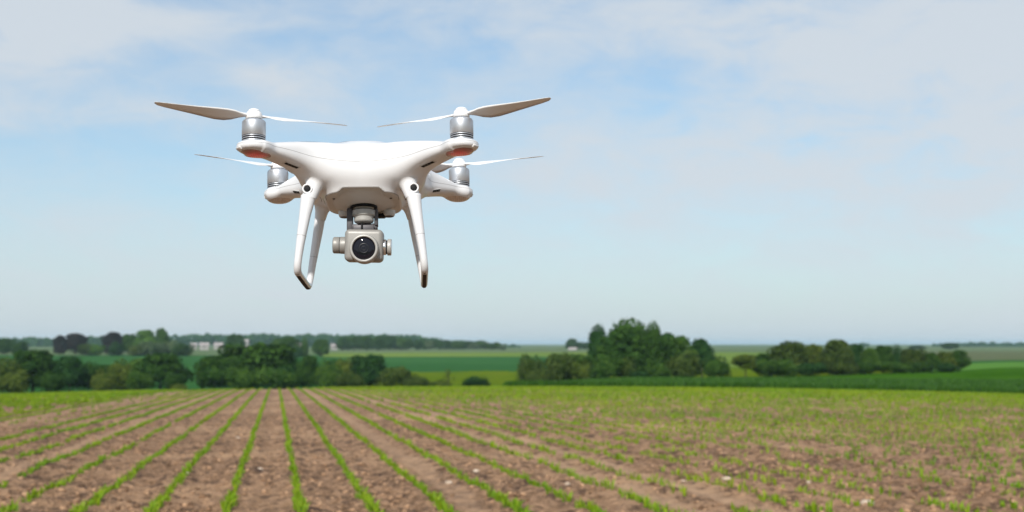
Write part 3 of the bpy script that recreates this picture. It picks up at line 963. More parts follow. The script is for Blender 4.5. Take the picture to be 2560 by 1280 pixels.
def house(px, py_base, D, w, d, h, roofm, label, name='house'):
    x_ = (px - 1280) / FPX * D; zb = EYE - (py_base - HZ) / FPX * D
    root = bpy.data.objects.new(name, None); COL.objects.link(root)
    root.location = (x_, D, zb); root.rotation_euler = (0, 0, random.uniform(-.3, .3))
    tag(root, label, 'house' if name == 'house' else 'shed', 'houses beyond the green field')
    bm = bmesh.new()
    q = [(-w / 2, -d / 2, -3), (w / 2, -d / 2, -3), (w / 2, d / 2, -3), (-w / 2, d / 2, -3)]
    lo = [bm.verts.new(v) for v in q]; hi = [bm.verts.new((a_, b_, h)) for a_, b_, _ in q]
    g0 = bm.verts.new((-w / 2, 0, h + d * .32)); g1 = bm.verts.new((w / 2, 0, h + d * .32))
    for i in range(4): bm.faces.new((lo[i], lo[(i + 1) % 4], hi[(i + 1) % 4], hi[i]))
    bm.faces.new((hi[0], g0, hi[3])); bm.faces.new((hi[1], hi[2], g1))
    me = bpy.data.meshes.new('wall'); bm.to_mesh(me); bm.free(); link('wall', me, root, m_h)
    bm = bmesh.new(); e = .35; rz_ = h + d * .32 + .12
    for sgn in (-1, 1):
        a_ = [(-w / 2 - e, sgn * (d / 2 + e), h - e * .5), (w / 2 + e, sgn * (d / 2 + e), h - e * .5), (w / 2 + e, 0, rz_), (-w / 2 - e, 0, rz_)]
        vs = [bm.verts.new(v) for v in a_] + [bm.verts.new((v[0], v[1], v[2] + .2)) for v in a_]
        for fidx in ((0, 1, 2, 3), (4, 5, 6, 7), (0, 1, 5, 4), (2, 3, 7, 6), (1, 2, 6, 5), (0, 3, 7, 4)): bm.faces.new([vs[i] for i in fidx])
    bmesh.ops.recalc_face_normals(bm, faces=bm.faces)
    me = bpy.data.meshes.new('roof'); bm.to_mesh(me); bm.free(); link('roof', me, root, roofm)
    for k in range(max(1, int(w // 4))):
        bm = bmesh.new(); bmesh.ops.create_cube(bm, size=1)
        cx = -w / 2 + (k + .5) * w / max(1, int(w // 4))
        bmesh.ops.transform(bm, matrix=Matrix.Translation((cx, -d / 2, h * .55)) @ Matrix.Diagonal((1.1, .12, 1.2, 1)), verts=bm.verts)
        me = bpy.data.meshes.new('window'); bm.to_mesh(me); bm.free(); link('window', me, root, m_g)


house(486, 868, 1150, 5, 5, 1.6, m_r, 'small white house at the left end of the far houses, above the dark lone bush')
house(512, 870, 1100, 7, 6, 2.0, m_r, 'larger white gabled house right of the leftmost far house')
house(548, 867, 1200, 7, 6, 1.4, m_r, 'long low white house left of the far dark tree')
house(618, 860, 1300, 4, 5, 2.4, m_r, 'tall white gable just right of the far dark tree')
house(746, 866, 1200, 6, 5, 1.4, m_r, 'white house between two far trees right of the dome')
house(836, 871, 1150, 5, 5, 1.8, m_r, 'white house right of the round green far tree')
house(1432, 877, 1100, 6, 5, 0.7, m_r, 'low pale shed on the horizon left of the column tree', 'shed')
#DRONE#
# ------------------------------------------------------------------ the drone
# local frame in millimetres: x to the right of the photo, y away from the camera, z up
def smin(a, b, k):
    h = np.clip(0.5 + 0.5 * (b - a) / k, 0, 1)
    return b * (1 - h) + a * h - k * h * (1 - h)


def superell(x, y, z, c, r, n, nz=None):
    nz = nz or n
    q = (np.abs((x - c[0]) / r[0]) ** n + np.abs((y - c[1]) / r[1]) ** n) ** (nz / n) + np.abs((z - c[2]) / r[2]) ** nz
    q = np.maximum(q, 1e-9) ** (1.0 / nz)
    return (q - 1) * min(r)


def rcone(x, y, z, a, b, ra, rb):
    a = np.array(a, float); b = np.array(b, float); ba = b - a
    t = np.clip(((x - a[0]) * ba[0] + (y - a[1]) * ba[1] + (z - a[2]) * ba[2]) / ba.dot(ba), 0, 1)
    return np.sqrt((x - a[0] - t * ba[0]) ** 2 + (y - a[1] - t * ba[1]) ** 2 + (z - a[2] - t * ba[2]) ** 2) - (ra + (rb - ra) * t)


def plate_z(x):
    ax = np.abs(x)
    t = np.clip((ax - 21) / 9.0, 0, 1); t = t * t * (3 - 2 * t)
    return -47.0 - 4.6 * t - 0.02 * np.maximum(ax - 30, 0)


def smooth_interp(q, Q, T, sig=6.0):
    # table lookup without kinks, so the shell has no creases
    d = np.arange(-30, 221, 1.0); t = np.interp(d, Q, T)
    k = np.exp(-0.5 * (np.arange(-18, 19) / sig) ** 2); k /= k.sum()
    t = np.convolve(np.pad(t, 18, mode='edge'), k, mode='valid')
    return np.interp(q, d, t)


def body_sdf(x, y, z):
    ax, ay = np.abs(x), np.abs(y)
    q = (ax + ay) / math.sqrt(2); w = (ay - ax) / math.sqrt(2)
    Q = [0, 50, 70, 85, 100, 115, 138, 160, 176, 190]
    hw = smooth_interp(q, Q, [60, 55, 43, 30, 22.5, 19.5, 17.5, 15.5, 15, 15])
    zt = smooth_interp(q, Q, [8, 10.5, 12, 12.6, 11.0, 8.4, 3.6, -1.5, -4.0, -4])
    zb = smooth_interp(q, Q, [-41, -41, -40, -35.5, -28.5, -24.0, -19.5, -16.5, -15.5, -15])
    zc = (zt + zb) / 2; hh = (zt - zb) / 2
    n = 3.0
    arm = ((np.abs(w) / hw) ** n + (np.abs(z - zc) / hh) ** n + 1e-9) ** (1 / n) - 1
    arm = arm * np.minimum(hw, hh) * 0.9
    arm = np.maximum(arm, q - 172)
    # motor pods: rounded discs at the arm ends
    px_, py_ = ax - 123.7, ay - 123.7
    pr = np.sqrt(px_ ** 2 + py_ ** 2)
    rr = 4.0
    dx = pr - (np.where(y > 0, 18.3, 20.2) - rr); dz = np.abs(z + 8.6) - (4.6 - rr)
    pod = np.minimum(np.maximum(dx, dz), 0) + np.sqrt(np.maximum(dx, 0) ** 2 + np.maximum(dz, 0) ** 2) - rr
    lens = superell(ax, ay, z + np.where(y > 0, 3.0, 0.0), (122.0, 122.0, -9.5), (17.2, 17.2, 9.6), 2.3)
    pod = smin(pod, lens, 3)
    hull = superell(x, y, z, (0, 0, -20), (64, 75, 26), 3.4, 4.2)
    bowl = superell(x, y, z, (0, 0, -24), (51.0, 76, 46), 3.4)
    bowl = np.maximum(bowl, plate_z(x) - z)
    belly = superell(x, y, z, (0, 1, -35), (47, 68, 27.0), 2.25)
    d = smin(arm, hull, 12)
    d = smin(d, pod, 6)
    d = smin(d, bowl, 5)
    d = np.minimum(d, belly)
    # leg roots growing out of the underside
    f = rcone(ax, y, z, (53.0, -57, -26), (64.8, -67.0, -62), 11.5, 8.6)
    r = rcone(ax, y, z, (54, 54, -24), (60.5, 59.5, -58), 12.0, 7.2)
    d = smin(d, f, 4.5)
    d = smin(d, r, 7)
    # cut the leg stubs off flat where the landing gear plugs in
    cut = np.maximum(-60.0 - z, 0) * ((ay > 40) & (ax > 46))
    d = np.where(cut > 0, np.maximum(d, cut), d)
    return d


def surface_nets(f, lo, hi, h):
    ax = [np.arange(lo[i], hi[i] + h, h) for i in range(3)]
    X, Y, Z = np.meshgrid(*ax, indexing='ij')
    Fv = f(X, Y, Z)
    S = Fv < 0
    nx, ny, nz = [s - 1 for s in Fv.shape]
    cnt = np.zeros((nx, ny, nz)); P = np.zeros((nx, ny, nz, 3))
    corners = [(i, j, k) for i in (0, 1) for j in (0, 1) for k in (0, 1)]

    def sl(A, c): return A[c[0]:c[0] + nx, c[1]:c[1] + ny, c[2]:c[2] + nz]
    for a_ in corners:
        for dim in range(3):
            if a_[dim] == 1: continue
            b_ = list(a_); b_[dim] = 1
            fa, fb = sl(Fv, a_), sl(Fv, b_)
            m = (fa < 0) != (fb < 0)
            den = np.where(m, fa - fb, 1.0)
            t = np.where(m, fa / den, 0)
            for d_ in range(3):
                P[..., d_] += np.where(m, a_[d_] + (t if d_ == dim else 0), 0)
            cnt += m
    act = cnt > 0
    idx = -np.ones(act.shape, int); idx[act] = np.arange(act.sum())
    I = np.argwhere(act)
    V = (P[act] / cnt[act][:, None] + I) * h + np.array(lo)
    F = []
    for dim in range(3):
        d1, d2 = (dim + 1) % 3, (dim + 2) % 3
        s0 = [slice(1, -1)] * 3; s1 = [slice(1, -1)] * 3
        s0[dim] = slice(0, -1); s1[dim] = slice(1, None)
        A_, B_ = S[tuple(s0)], S[tuple(s1)]
        e = np.argwhere(A_ != B_)
        if not len(e): continue
        flip = A_[tuple(e.T)]
        e = e + 1; e[:, dim] -= 1
        def c(o1, o2):
            g = e.copy(); g[:, d1] += o1; g[:, d2] += o2
            return idx[tuple(g.T)]
        quad = np.stack([c(-1, -1), c(0, -1), c(0, 0), c(-1, 0)], -1)
        quad[~flip] = quad[~flip][:, ::-1]
        F.append(quad)
    F = np.concatenate(F)
    F = F[(F >= 0).all(1)]
    # pull the vertices onto the surface
    for it in range(3):
        e_ = 0.25
        g = np.stack([f(*(V + np.eye(3)[k] * e_).T) - f(*(V - np.eye(3)[k] * e_).T) for k in range(3)], -1) / (2 * e_)
        g2 = (g * g).sum(1)
        d_ = f(*V.T)
        step = (d_ / np.maximum(g2, 0.05))[:, None] * g
        ln = np.linalg.norm(step, axis=1)[:, None]
        V = V - step * np.minimum(1, 0.8 * h / np.maximum(ln, 1e-9)) * 0.8
    return V, F


def clip_tris(V, T, g):
    """split a triangle mesh where the vertex value g changes sign; returns (V, tris g>0, tris g<=0, cut segments)"""
    V = [v for v in V]; nv = len(V)
    pos = g > 0
    k = pos[T].sum(1)
    P_, N_ = [T[k == 3]], [T[k == 0]]
    cache = {}; extra = []; segs = []

    def cutv(a, b):
        key = (a, b) if a < b else (b, a)
        if key not in cache:
            t = g[a] / (g[a] - g[b])
            cache[key] = nv + len(extra)
            extra.append(V[a] * (1 - t) + V[b] * t)
        return cache[key]
    ep, en = [], []
    for tri in T[(k == 1) | (k == 2)]:
        s = [pos[i] for i in tri]
        lone = s.index(True) if sum(s) == 1 else s.index(False)
        a, b, c = tri[lone], tri[(lone + 1) % 3], tri[(lone + 2) % 3]
        ab, ac = cutv(a, b), cutv(a, c)
        one = [(a, ab, ac)]; two = [(ab, b, c), (ab, c, ac)]
        if sum(s) == 1: ep += one; en += two
        else: en += one; ep += two
        segs.append((ab, ac))
    V2 = np.array(V + extra)
    g2 = np.concatenate([g, np.zeros(len(extra))])
    Pp = np.concatenate(P_ + ([np.array(ep)] if ep else [])); Nn = np.concatenate(N_ + ([np.array(en)] if en else []))
    return V2, Pp, Nn, np.array(segs) if segs else np.zeros((0, 2), int), g2


def compact(V, F):
    u, inv = np.unique(F, return_inverse=True)
    return V[u], inv.reshape(F.shape)


MM = 0.001
drone = bpy.data.objects.new('drone', None)
COL.objects.link(drone)
drone.empty_display_size = 0.1
POS = Vector((-0.18978, 1.78701, 0.23015 + EYE))
ROT = (Matrix.Rotation(R(2.798), 3, 'Z') @ Matrix.Rotation(R(-6.774), 3, 'X') @ Matrix.Rotation(R(-0.908), 3, 'Y'))
drone.matrix_world = Matrix.Translation(POS) @ ROT.to_4x4()
tag(drone, 'white camera drone hovering above the field, seen from the front and slightly below', 'drone')


def finish(m_, n, p, rough_a, rough_b, scale=60, bump=0.0):
    co = n.new('ShaderNodeTexCoord').outputs['Object']
    nz_ = n.noise(co, scale, 5, 0.6)
    mr = n.new('ShaderNodeMapRange'); n.set(mr, 0, nz_); n.set(mr, 3, rough_a); n.set(mr, 4, rough_b)
    n.set(p, 'Roughness', mr.outputs[0])
    if bump:
        b = n.new('ShaderNodeBump', inp={'Strength': bump, 'Distance': 0.0003, 'Height': n.noise(co, 900, 3, .6)})
        n.set(p, 'Normal', b.outputs[0])


m_, n, p = mat('white_plastic', (0.69, 0.695, 0.705), 0.28, spec=0.5, coat=0.25, Coat_Roughness=0.12); finish(m_, n, p, 0.24, 0.34, 30); M_WHITE = m_
m_, n, p = mat('matte_white_shaded', (0.56, 0.55, 0.53), 0.45); finish(m_, n, p, 0.36, 0.48, 60); M_WHITE2 = m_  # white lowered: the belly's shade is put into the base colour
m_, n, p = mat('propeller_plastic', (0.78, 0.78, 0.78), 0.35); finish(m_, n, p, 0.3, 0.42, 80); M_PROP = m_
m_, n, p = mat('gimbal_grey', (0.28, 0.27, 0.25), 0.42, metal=0.15); finish(m_, n, p, 0.36, 0.5, 90, 0.3); M_GIMB = m_
m_, n, p = mat('gimbal_pale', (0.38, 0.37, 0.345), 0.40, metal=0.1); finish(m_, n, p, 0.34, 0.46, 90); M_GIMB2 = m_
m_, n, p = mat('dark_bracket', (0.075, 0.07, 0.075), 0.5, metal=0.3); finish(m_, n, p, 0.42, 0.6, 90); M_DARK = m_
m_, n, p = mat('black_gap', (0.008, 0.008, 0.009), 0.5, spec=0.12); M_BLACK = m_
m_, n, p = mat('seam_shade_grey', (0.30, 0.29, 0.28), 0.7); M_SEAM = m_
m_, n, p = mat('rubber_brown', (0.040, 0.030, 0.024), 0.75, spec=0.2); finish(m_, n, p, 0.65, 0.85, 200); M_RUB = m_
m_, n, p = mat('brushed_aluminium', (0.57, 0.59, 0.62), 0.45, metal=0.85); finish(m_, n, p, 0.40, 0.50, 120); M_ALU = m_
m_, n, p = mat('polished_rim', (0.72, 0.72, 0.72), 0.2, metal=0.9); M_RIM = m_
m_, n, p = mat('lens_glass', (0.008, 0.008, 0.013), 0.05, spec=0.35); M_GLASS = m_
m_, n, p = mat('lens_inner', (0.012, 0.013, 0.017), 0.35, spec=0.3); M_INNER = m_
m_, n, p = mat('clear_lens', (0.80, 0.78, 0.76), 0.12, spec=0.6, coat=0.5); 
co = n.new('ShaderNodeTexCoord').outputs['Object']
wv = n.new('ShaderNodeTexWave', inp={'Vector': co, 'Scale': 260.0, 'Distortion': 1.0})
b = n.new('ShaderNodeBump', inp={'Strength': 0.8, 'Distance': 0.0006, 'Height': wv.outputs['Fac']}); n.set(p, 'Normal', b.outputs[0]); M_CLEAR = m_
# lit red lens: translucent plastic glowing round its lamp
m_, n, p = mat('red_lamp_lens', (0.40, 0.12, 0.10), 0.18, spec=0.6, coat=0.6)
at = n.new('ShaderNodeAttribute', attribute_name='lamp').outputs['Fac']
co = n.new('ShaderNodeTexCoord').outputs['Object']
wv = n.new('ShaderNodeTexWave', inp={'Vector': co, 'Scale': 120.0, 'Distortion': 2.0})
n.set(p, 'Base Color', n.mix(at, (0.28, 0.18, 0.14, 1), (0.33, 0.045, 0.04, 1)))
n.set(p, 'Emission Color', (1.0, 0.10, 0.09, 1))
n.set(p, 'Emission Strength', n.math('MULTIPLY', n.math('POWER', at, 1.8), n.math('ADD', 0.10, n.math('MULTIPLY', wv.outputs['Fac'], 0.10))))
M_RED = m_
m_, n, p = mat('unlit_lamp_lens', (0.60, 0.52, 0.47), 0.2, spec=0.6, coat=0.5)
wv = n.new('ShaderNodeTexWave', inp={'Vector': n.new('ShaderNodeTexCoord').outputs['Object'], 'Scale': 120.0, 'Distortion': 2.0})
b = n.new('ShaderNodeBump', inp={'Strength': 0.6, 'Distance': 0.0006, 'Height': wv.outputs['Fac']}); n.set(p, 'Normal', b.outputs[0]); M_UNLIT = m_


def part(name, V, F, m, parent=None, smooth=True, label=None, attrs=None):
    me = np_mesh(name, np.asarray(V) * MM, F, smooth)
    for k, v in (attrs or {}).items(): attr(me, k, v)
    me.materials.append(m)
    o = link(name, me, parent if parent is not None else drone)
    if label: o['label'] = label
    return o


# ---- shell
BV, BQ = surface_nets(body_sdf, (-147, -147, -68), (147, 147, 16), 1.7)
BT = np.concatenate([BQ[:, [0, 1, 2]], BQ[:, [0, 2, 3]]])


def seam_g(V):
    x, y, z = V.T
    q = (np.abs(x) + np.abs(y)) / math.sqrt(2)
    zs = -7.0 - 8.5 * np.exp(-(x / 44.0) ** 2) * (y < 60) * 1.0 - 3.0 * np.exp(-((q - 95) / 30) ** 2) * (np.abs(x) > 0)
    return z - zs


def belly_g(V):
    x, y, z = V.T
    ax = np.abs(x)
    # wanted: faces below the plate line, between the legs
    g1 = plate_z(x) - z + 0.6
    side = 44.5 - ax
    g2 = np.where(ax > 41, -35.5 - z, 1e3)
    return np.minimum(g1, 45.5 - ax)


def lens_g(V, sx, sy):
    x, y, z = V.T
    px_, py_ = x * sx - 121.0, y * sy - 121.0
    q = (px_ + py_) / math.sqrt(2); w = (py_ - px_) / math.sqrt(2)
    e = 1 - np.sqrt((q / 18.5) ** 2 + (w / 15.0) ** 2)
    return np.minimum(e * 15, -10.2 - z)


V_, T_ = BV, BT
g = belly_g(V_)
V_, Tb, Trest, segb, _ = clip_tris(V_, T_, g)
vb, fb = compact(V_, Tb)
belly = part('belly_cover', vb, fb, M_WHITE2)  # same plastic as the shell, with underside shade in its darker colour
lampinfo = []
for sx in (-1, 1):
    for sy in (-1, 1):
        g = lens_g(V_, sx, sy)
        V_, Tl, Trest, sg, _ = clip_tris(V_, Trest, g)
        vl, fl = compact(V_, Tl)
        lampinfo.append((sx, sy, vl, fl))
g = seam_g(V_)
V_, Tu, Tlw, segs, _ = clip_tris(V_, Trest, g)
vu, fu = compact(V_, Tu); upper = part('upper_shell', vu, fu, M_WHITE)
vw, fw = compact(V_, Tlw); lower = part('lower_shell', vw, fw, M_WHITE)
for sx, sy, vl, fl in lampinfo:
    if sy < 0:
        d_ = np.sqrt((vl[:, 0] - sx * 121) ** 2 + (vl[:, 1] + 121) ** 2)
        lam = np.clip(1 - d_ / 19.0, 0, 1)
        part('lamp_lens', vl, fl, M_RED, label='glowing red lamp lens under a front motor', attrs={'lamp': np.clip(lam * 1.7, 0, 1)})
    else:
        part('lamp_lens', vl, fl, M_UNLIT)


def body_normal(Pn):
    e_ = 0.3
    g_ = np.stack([body_sdf(*(Pn + np.eye(3)[k] * e_).T) - body_sdf(*(Pn - np.eye(3)[k] * e_).T) for k in range(3)], -1)
    return g_ / (np.linalg.norm(g_, axis=1)[:, None] + 1e-9)


def seam_shade_strip(segs, V_, wdt, lift, name, m, parent):  # raised grey strip whose colour stands in for shade in the shell gap
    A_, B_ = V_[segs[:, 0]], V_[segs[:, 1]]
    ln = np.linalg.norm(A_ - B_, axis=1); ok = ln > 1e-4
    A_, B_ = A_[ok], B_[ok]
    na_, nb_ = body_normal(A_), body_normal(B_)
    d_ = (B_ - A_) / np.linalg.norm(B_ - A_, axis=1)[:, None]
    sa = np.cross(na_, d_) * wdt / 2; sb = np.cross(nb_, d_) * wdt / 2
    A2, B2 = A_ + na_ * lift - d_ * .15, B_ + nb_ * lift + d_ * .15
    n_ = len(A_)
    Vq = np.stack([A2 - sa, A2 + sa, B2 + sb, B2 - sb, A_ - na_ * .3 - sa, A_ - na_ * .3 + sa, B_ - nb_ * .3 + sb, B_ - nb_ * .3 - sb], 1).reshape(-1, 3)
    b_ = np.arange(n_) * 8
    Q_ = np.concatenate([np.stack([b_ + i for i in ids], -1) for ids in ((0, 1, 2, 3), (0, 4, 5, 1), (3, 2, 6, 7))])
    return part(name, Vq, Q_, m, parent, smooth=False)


seam_shade_strip(segs, V_, 0.5, 0.05, 'seam', M_SEAM, upper)  # stand-in strip: grey for the shade in the shell gap
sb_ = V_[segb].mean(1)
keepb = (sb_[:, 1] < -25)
seam_shade_strip(segb[keepb], V_, 0.9, 0.05, 'seam', M_SEAM, belly)  # stand-in strip: grey for the shade in the gap round the belly cover


# ---- helpers for turned and boxed parts
def lathe(profile, seg=48, axis='z', c=(0, 0, 0)):
    """profile [(r, z)...] turned round the axis"""
    pr = np.array(profile, float); n_ = len(pr)
    a = np.linspace(0, 2 * np.pi, seg, endpoint=False)
    r = np.maximum(pr[:, 0], 0.001)
    X = r[:, None] * np.cos(a); Y = r[:, None] * np.sin(a); Z = np.repeat(pr[:, 1][:, None], seg, 1)
    V = np.stack([X, Y, Z], -1).reshape(-1, 3)
    ix = np.arange(n_ * seg).reshape(n_, seg); nx_ = np.roll(ix, -1, 1)
    Q = np.stack([ix[:-1], nx_[:-1], nx_[1:], ix[1:]], -1).reshape(-1, 4)
    if axis == 'x': V = V[:, [2, 0, 1]]
    if axis == '-y': V = np.stack([V[:, 0], -V[:, 2], V[:, 1]], -1)
    return V + np.array(c), Q, np.zeros((0, 3), int)


def hard(pts):
    """doubles profile points so that turned edges stay crisp under smooth shading"""
    out = []
    for i, p_ in enumerate(pts):
        p_ = np.array(p_, float)
        if 0 < i < len(pts) - 1:
            a_ = np.array(pts[i - 1], float) - p_; b_ = np.array(pts[i + 1], float) - p_
            la, lb = np.linalg.norm(a_), np.linalg.norm(b_)
            out.append(p_ + a_ / la * min(.12, la * .3)); out.append(p_ + b_ / lb * min(.12, lb * .3))
        else: out.append(p_)
    return out


def turned(name, pts, m, parent=None, axis='z', c=(0, 0, 0), seg=48, crisp=True, label=None):
    V_, Q_, T__ = lathe(hard(pts) if crisp else pts, seg, axis, c)
    return part(name, V_, [Q_], m, parent, label=label)


def rbox(name, size, c, bev, m, parent=None, segs_=4, rot=None, shear=None, taper=None):
    bm = bmesh.new(); bmesh.ops.create_cube(bm, size=1)
    bmesh.ops.transform(bm, matrix=Matrix.Diagonal((size[0] * MM, size[1] * MM, size[2] * MM, 1)), verts=bm.verts)
    if bev: bmesh.ops.bevel(bm, geom=list(bm.edges), offset=bev * MM, segments=segs_, profile=0.5, affect='EDGES', clamp_overlap=True)
    if taper:
        for v in bm.verts:
            k = 1 + taper * (v.co.y / (size[1] * MM))
            v.co.x *= k; v.co.z *= k
    if rot is not None: bmesh.ops.transform(bm, matrix=rot.to_4x4(), verts=bm.verts)
    bmesh.ops.translate(bm, vec=Vector(c) * MM, verts=bm.verts)
    for f in bm.faces: f.smooth = True
    me = bpy.data.meshes.new(name); bm.to_mesh(me); bm.free()
    me.materials.append(m)
    o = link(name, me, parent if parent is not None else drone)
    return o


def quick_body_hit(P0, d):
    """march from P0 (mm) along d onto the shell"""
    P0 = np.array(P0, float); d = np.array(d, float) / np.linalg.norm(d)
    for i in range(80):
        v = float(body_sdf(P0[0:1], P0[1:2], P0[2:3])[0])
        P0 = P0 + d * v * 0.5
        if abs(v) < 0.01: break
    n_ = body_normal(P0[None])[0]
    return P0, n_


# ---- motors and propellers
def blade_mesh(direction):
    """one twisted blade along +x, turning sense given by direction (+1/-1)"""
    st = np.array([0, .04, .09, .16, .24, .34, .46, .60, .75, .88, .96, 1.0])
    r = 7 + st * 112
    ch = np.array([8, 9, 11.5, 17, 21, 22.5, 21, 18, 15, 12, 9, 4.0])
    tw = np.radians(np.array([4, 12, 20, 27, 27, 23, 19, 16, 13, 11, 10, 9]))
    th = np.array([4.5, 4.0, 3.2, 2.4, 2.0, 1.8, 1.6, 1.4, 1.2, 1.0, .8, .5])
    sw = np.array([0, 0, .3, 1.0, 1.8, 2.0, 1.2, 0, -1.5, -3.2, -4.6, -6.5])
    prof = np.array([(-.5, 0), (-.38, .42), (-.1, .62), (.2, .42), (.5, .05), (.2, -.12), (-.1, -.22), (-.38, -.30)])
    rings = []
    for i in range(len(st)):
        yv = (prof[:, 0] * ch[i] + sw[i]); zv = prof[:, 1] * th[i]
        c_, s_ = math.cos(tw[i]), math.sin(tw[i])
        yy = yv * c_ + zv * s_; zz = -yv * s_ + zv * c_
        rings.append(np.stack([np.full(8, r[i]), yy * direction, zz + 1.2 * st[i] ** 2], -1))
    V = np.concatenate(rings); k = len(st)
    ix = np.arange(k * 8).reshape(k, 8); nx_ = np.roll(ix, -1, 1)
    Q = np.stack([ix[:-1], nx_[:-1], nx_[1:], ix[1:]], -1).reshape(-1, 4)
    Q = np.concatenate([Q, ix[-1][None, [0, 1, 6, 7]], ix[-1][None, [1, 2, 5, 6]], ix[-1][None, [2, 3, 4, 5]]])
    if direction > 0: Q = Q[:, ::-1]
    return V, Q


BLADE_ANGLE = {(-1, -1): 203, (1, -1): -27, (-1, 1): 214, (1, 1): -20}
for (sx, sy), ang in BLADE_ANGLE.items():
    cx_, cy_ = sx * 123.7, sy * 123.7
    turned('motor_base', [(0.1, -6), (16.2, -6), (16.2, -4.2), (15.2, -3.4), (0.1, -3.4)], M_WHITE2, c=(cx_, cy_, 0))
    mot = turned('motor', [(0.1, -4), (13.6, -4), (14.1, -2.5), (14.1, -1.2), (13.0, -1.2), (13.0, .4), (14.1, .4), (14.1, 1.5), (13.0, 1.5), (13.0, 3.1), (14.1, 3.1), (14.1, 4.1), (13.5, 4.1), (13.5, 4.8),
                            (14.15, 4.8), (14.15, 21.0), (13.9, 22.2), (12.9, 23.6), (11.2, 24.6), (10.4, 24.9), (0.1, 24.9)], M_ALU, c=(cx_, cy_, 0), seg=64)
    for zb_ in (-1.25, 1.45):
        turned('cooling_gap', [(13.0, zb_ + .07), (13.7, zb_ + .1), (13.7, zb_ + 1.6), (13.0, zb_ + 1.63)], M_BLACK, mot, c=(cx_, cy_, 0), seg=64, crisp=False)
    turned('cooling_gap', [(13.4, 4.12), (13.9, 4.15), (13.9, 4.75), (13.4, 4.78)], M_BLACK, mot, c=(cx_, cy_, 0), seg=64, crisp=False)
    prop = bpy.data.objects.new('propeller', None); COL.objects.link(prop); prop.parent = drone
    prop.location = (cx_ * MM, cy_ * MM, 0); prop.empty_display_size = 0.02
    turned('hub', [(0.1, 24.8), (9.2, 24.8), (9.3, 25.9), (9.75, 26.1), (9.95, 28.5), (9.7, 31.0), (8.9, 33.3), (7.7, 35.0)], M_PROP, prop, seg=48, crisp=False)
    turned('hub_gap', [(9.0, 24.7), (9.45, 24.75), (9.45, 25.8), (9.0, 25.85)], M_DARK, prop, seg=48, crisp=False)
    turned('hub_gap', [(6.5, 34.9), (7.75, 34.95), (7.45, 35.5), (6.5, 35.6)], M_SEAM, prop, seg=48, crisp=False)
    turned('hub_cap', [(7.3, 35.4), (7.2, 36.0), (6.3, 37.2), (4.6, 38.2), (2.5, 38.7), (0.1, 38.85)], M_PROP, prop, seg=48, crisp=False)
    for k in range(2):
        v_, q_ = blade_mesh(-1 if sx * sy > 0 else 1)
        a_ = R(ang + 180 * k)
        Rm = np.array([[math.cos(a_), -math.sin(a_), 0], [math.sin(a_), math.cos(a_), 0], [0, 0, 1]])
        v_ = v_ @ Rm.T + np.array([0, 0, 29.6])
        part('blade', v_, [q_], M_PROP, prop)

# ---- clear corner pieces of the front lamps
for sx in (-1, 1):
    for sy in (-1, 1):
        p0, n0 = quick_body_hit((sx * 150, sy * 150.0, -12.6), (-sx * .62, -sy * 1.0, 0.0))
        rot = Vector(n0).to_track_quat('-Y', 'Z').to_matrix()
        rbox('clear_lens', (11.5, 3.2, 5.2), p0 - n0 * 0.6, 1.2, M_CLEAR, rot=rot, segs_=2)

# ---- air vents in the arms
for sx in (-1, 1):
    for sy, P0, ln_, zz in ((-1, (sx * 82.5, -125, -22.5), 18.5, .24), (1, (sx * 92, 40.0, -19.5), 15.0, .12)):
        if sy < 0:
            p0, n0 = quick_body_hit(P0, (0, 1, 0))
        else:
            p0, n0 = quick_body_hit(P0, (0, 1, 0))
        n0 = Vector(n0)
        along = Vector((sx, sy * .8, zz)); along = (along - n0 * along.dot(n0)).normalized()
        upv = n0.cross(along)
        M3 = Matrix((along, -n0, upv)).transposed()
        fr = rbox('vent_frame', (ln_ + 4, 1.8, 8.6 if sy < 0 else 5.4), p0 - np.array(n0) * .45, .75, M_WHITE2, rot=M3, segs_=3)
        rbox('vent_slot', (ln_, 2.0, 5.2 if sy < 0 else 3.6), p0 - np.array(n0) * .15, .65, M_BLACK, fr, rot=M3, segs_=3)
        for k in (-1, 0, 1):
            rbox('vent_rib', (.7, 1.6, 4.2 if sy < 0 else 2.6), np.array(p0) + np.array(along) * k * ln_ / 4 + np.array(n0) * .1, .2, M_GIMB, fr, rot=M3, segs_=1)

# ---- landing gear: a leg, a skid and a leg in one bent tube on each side
LEG = np.array([(-64.4, -66.7, -56, 9.1, 9.0), (-65.7, -67.3, -66, 8.4, 8.5), (-67.6, -68, -77, 7.3, 7.9), (-69.6, -68.8, -90, 6.6, 7.5), (-71.6, -69.3, -103, 5.9, 7.1),
                (-73.6, -69.6, -117, 5.2, 6.6), (-75.2, -69.6, -129, 4.8, 6.0), (-76.2, -69.2, -138, 4.6, 5.5), (-76.8, -67.8, -143.5, 4.6, 5.0), (-77.0, -64.3, -147.6, 4.6, 4.8), (-77.0, -59.5, -149.2, 4.5, 4.5),
                (-76.8, -50, -149.6, 4.4, 4.4), (-76.3, -20, -149.6, 4.3, 4.4), (-75.6, 20, -149.4, 4.3, 4.4), (-75.0, 46, -149.0, 4.3, 4.4), (-74.6, 53.5, -147.4, 4.3, 4.6), (-74.0, 57.5, -143.0, 4.3, 4.9), (-73.0, 59.3, -136, 4.4, 5.2),
                (-71.0, 60.2, -122, 4.7, 5.6), (-68.4, 60.6, -105, 5.2, 6.2), (-65.2, 60.6, -86, 5.9, 6.8), (-62.6, 60.2, -70, 6.5, 7.2), (-60.6, 59.6, -55, 7.0, 7.4)])
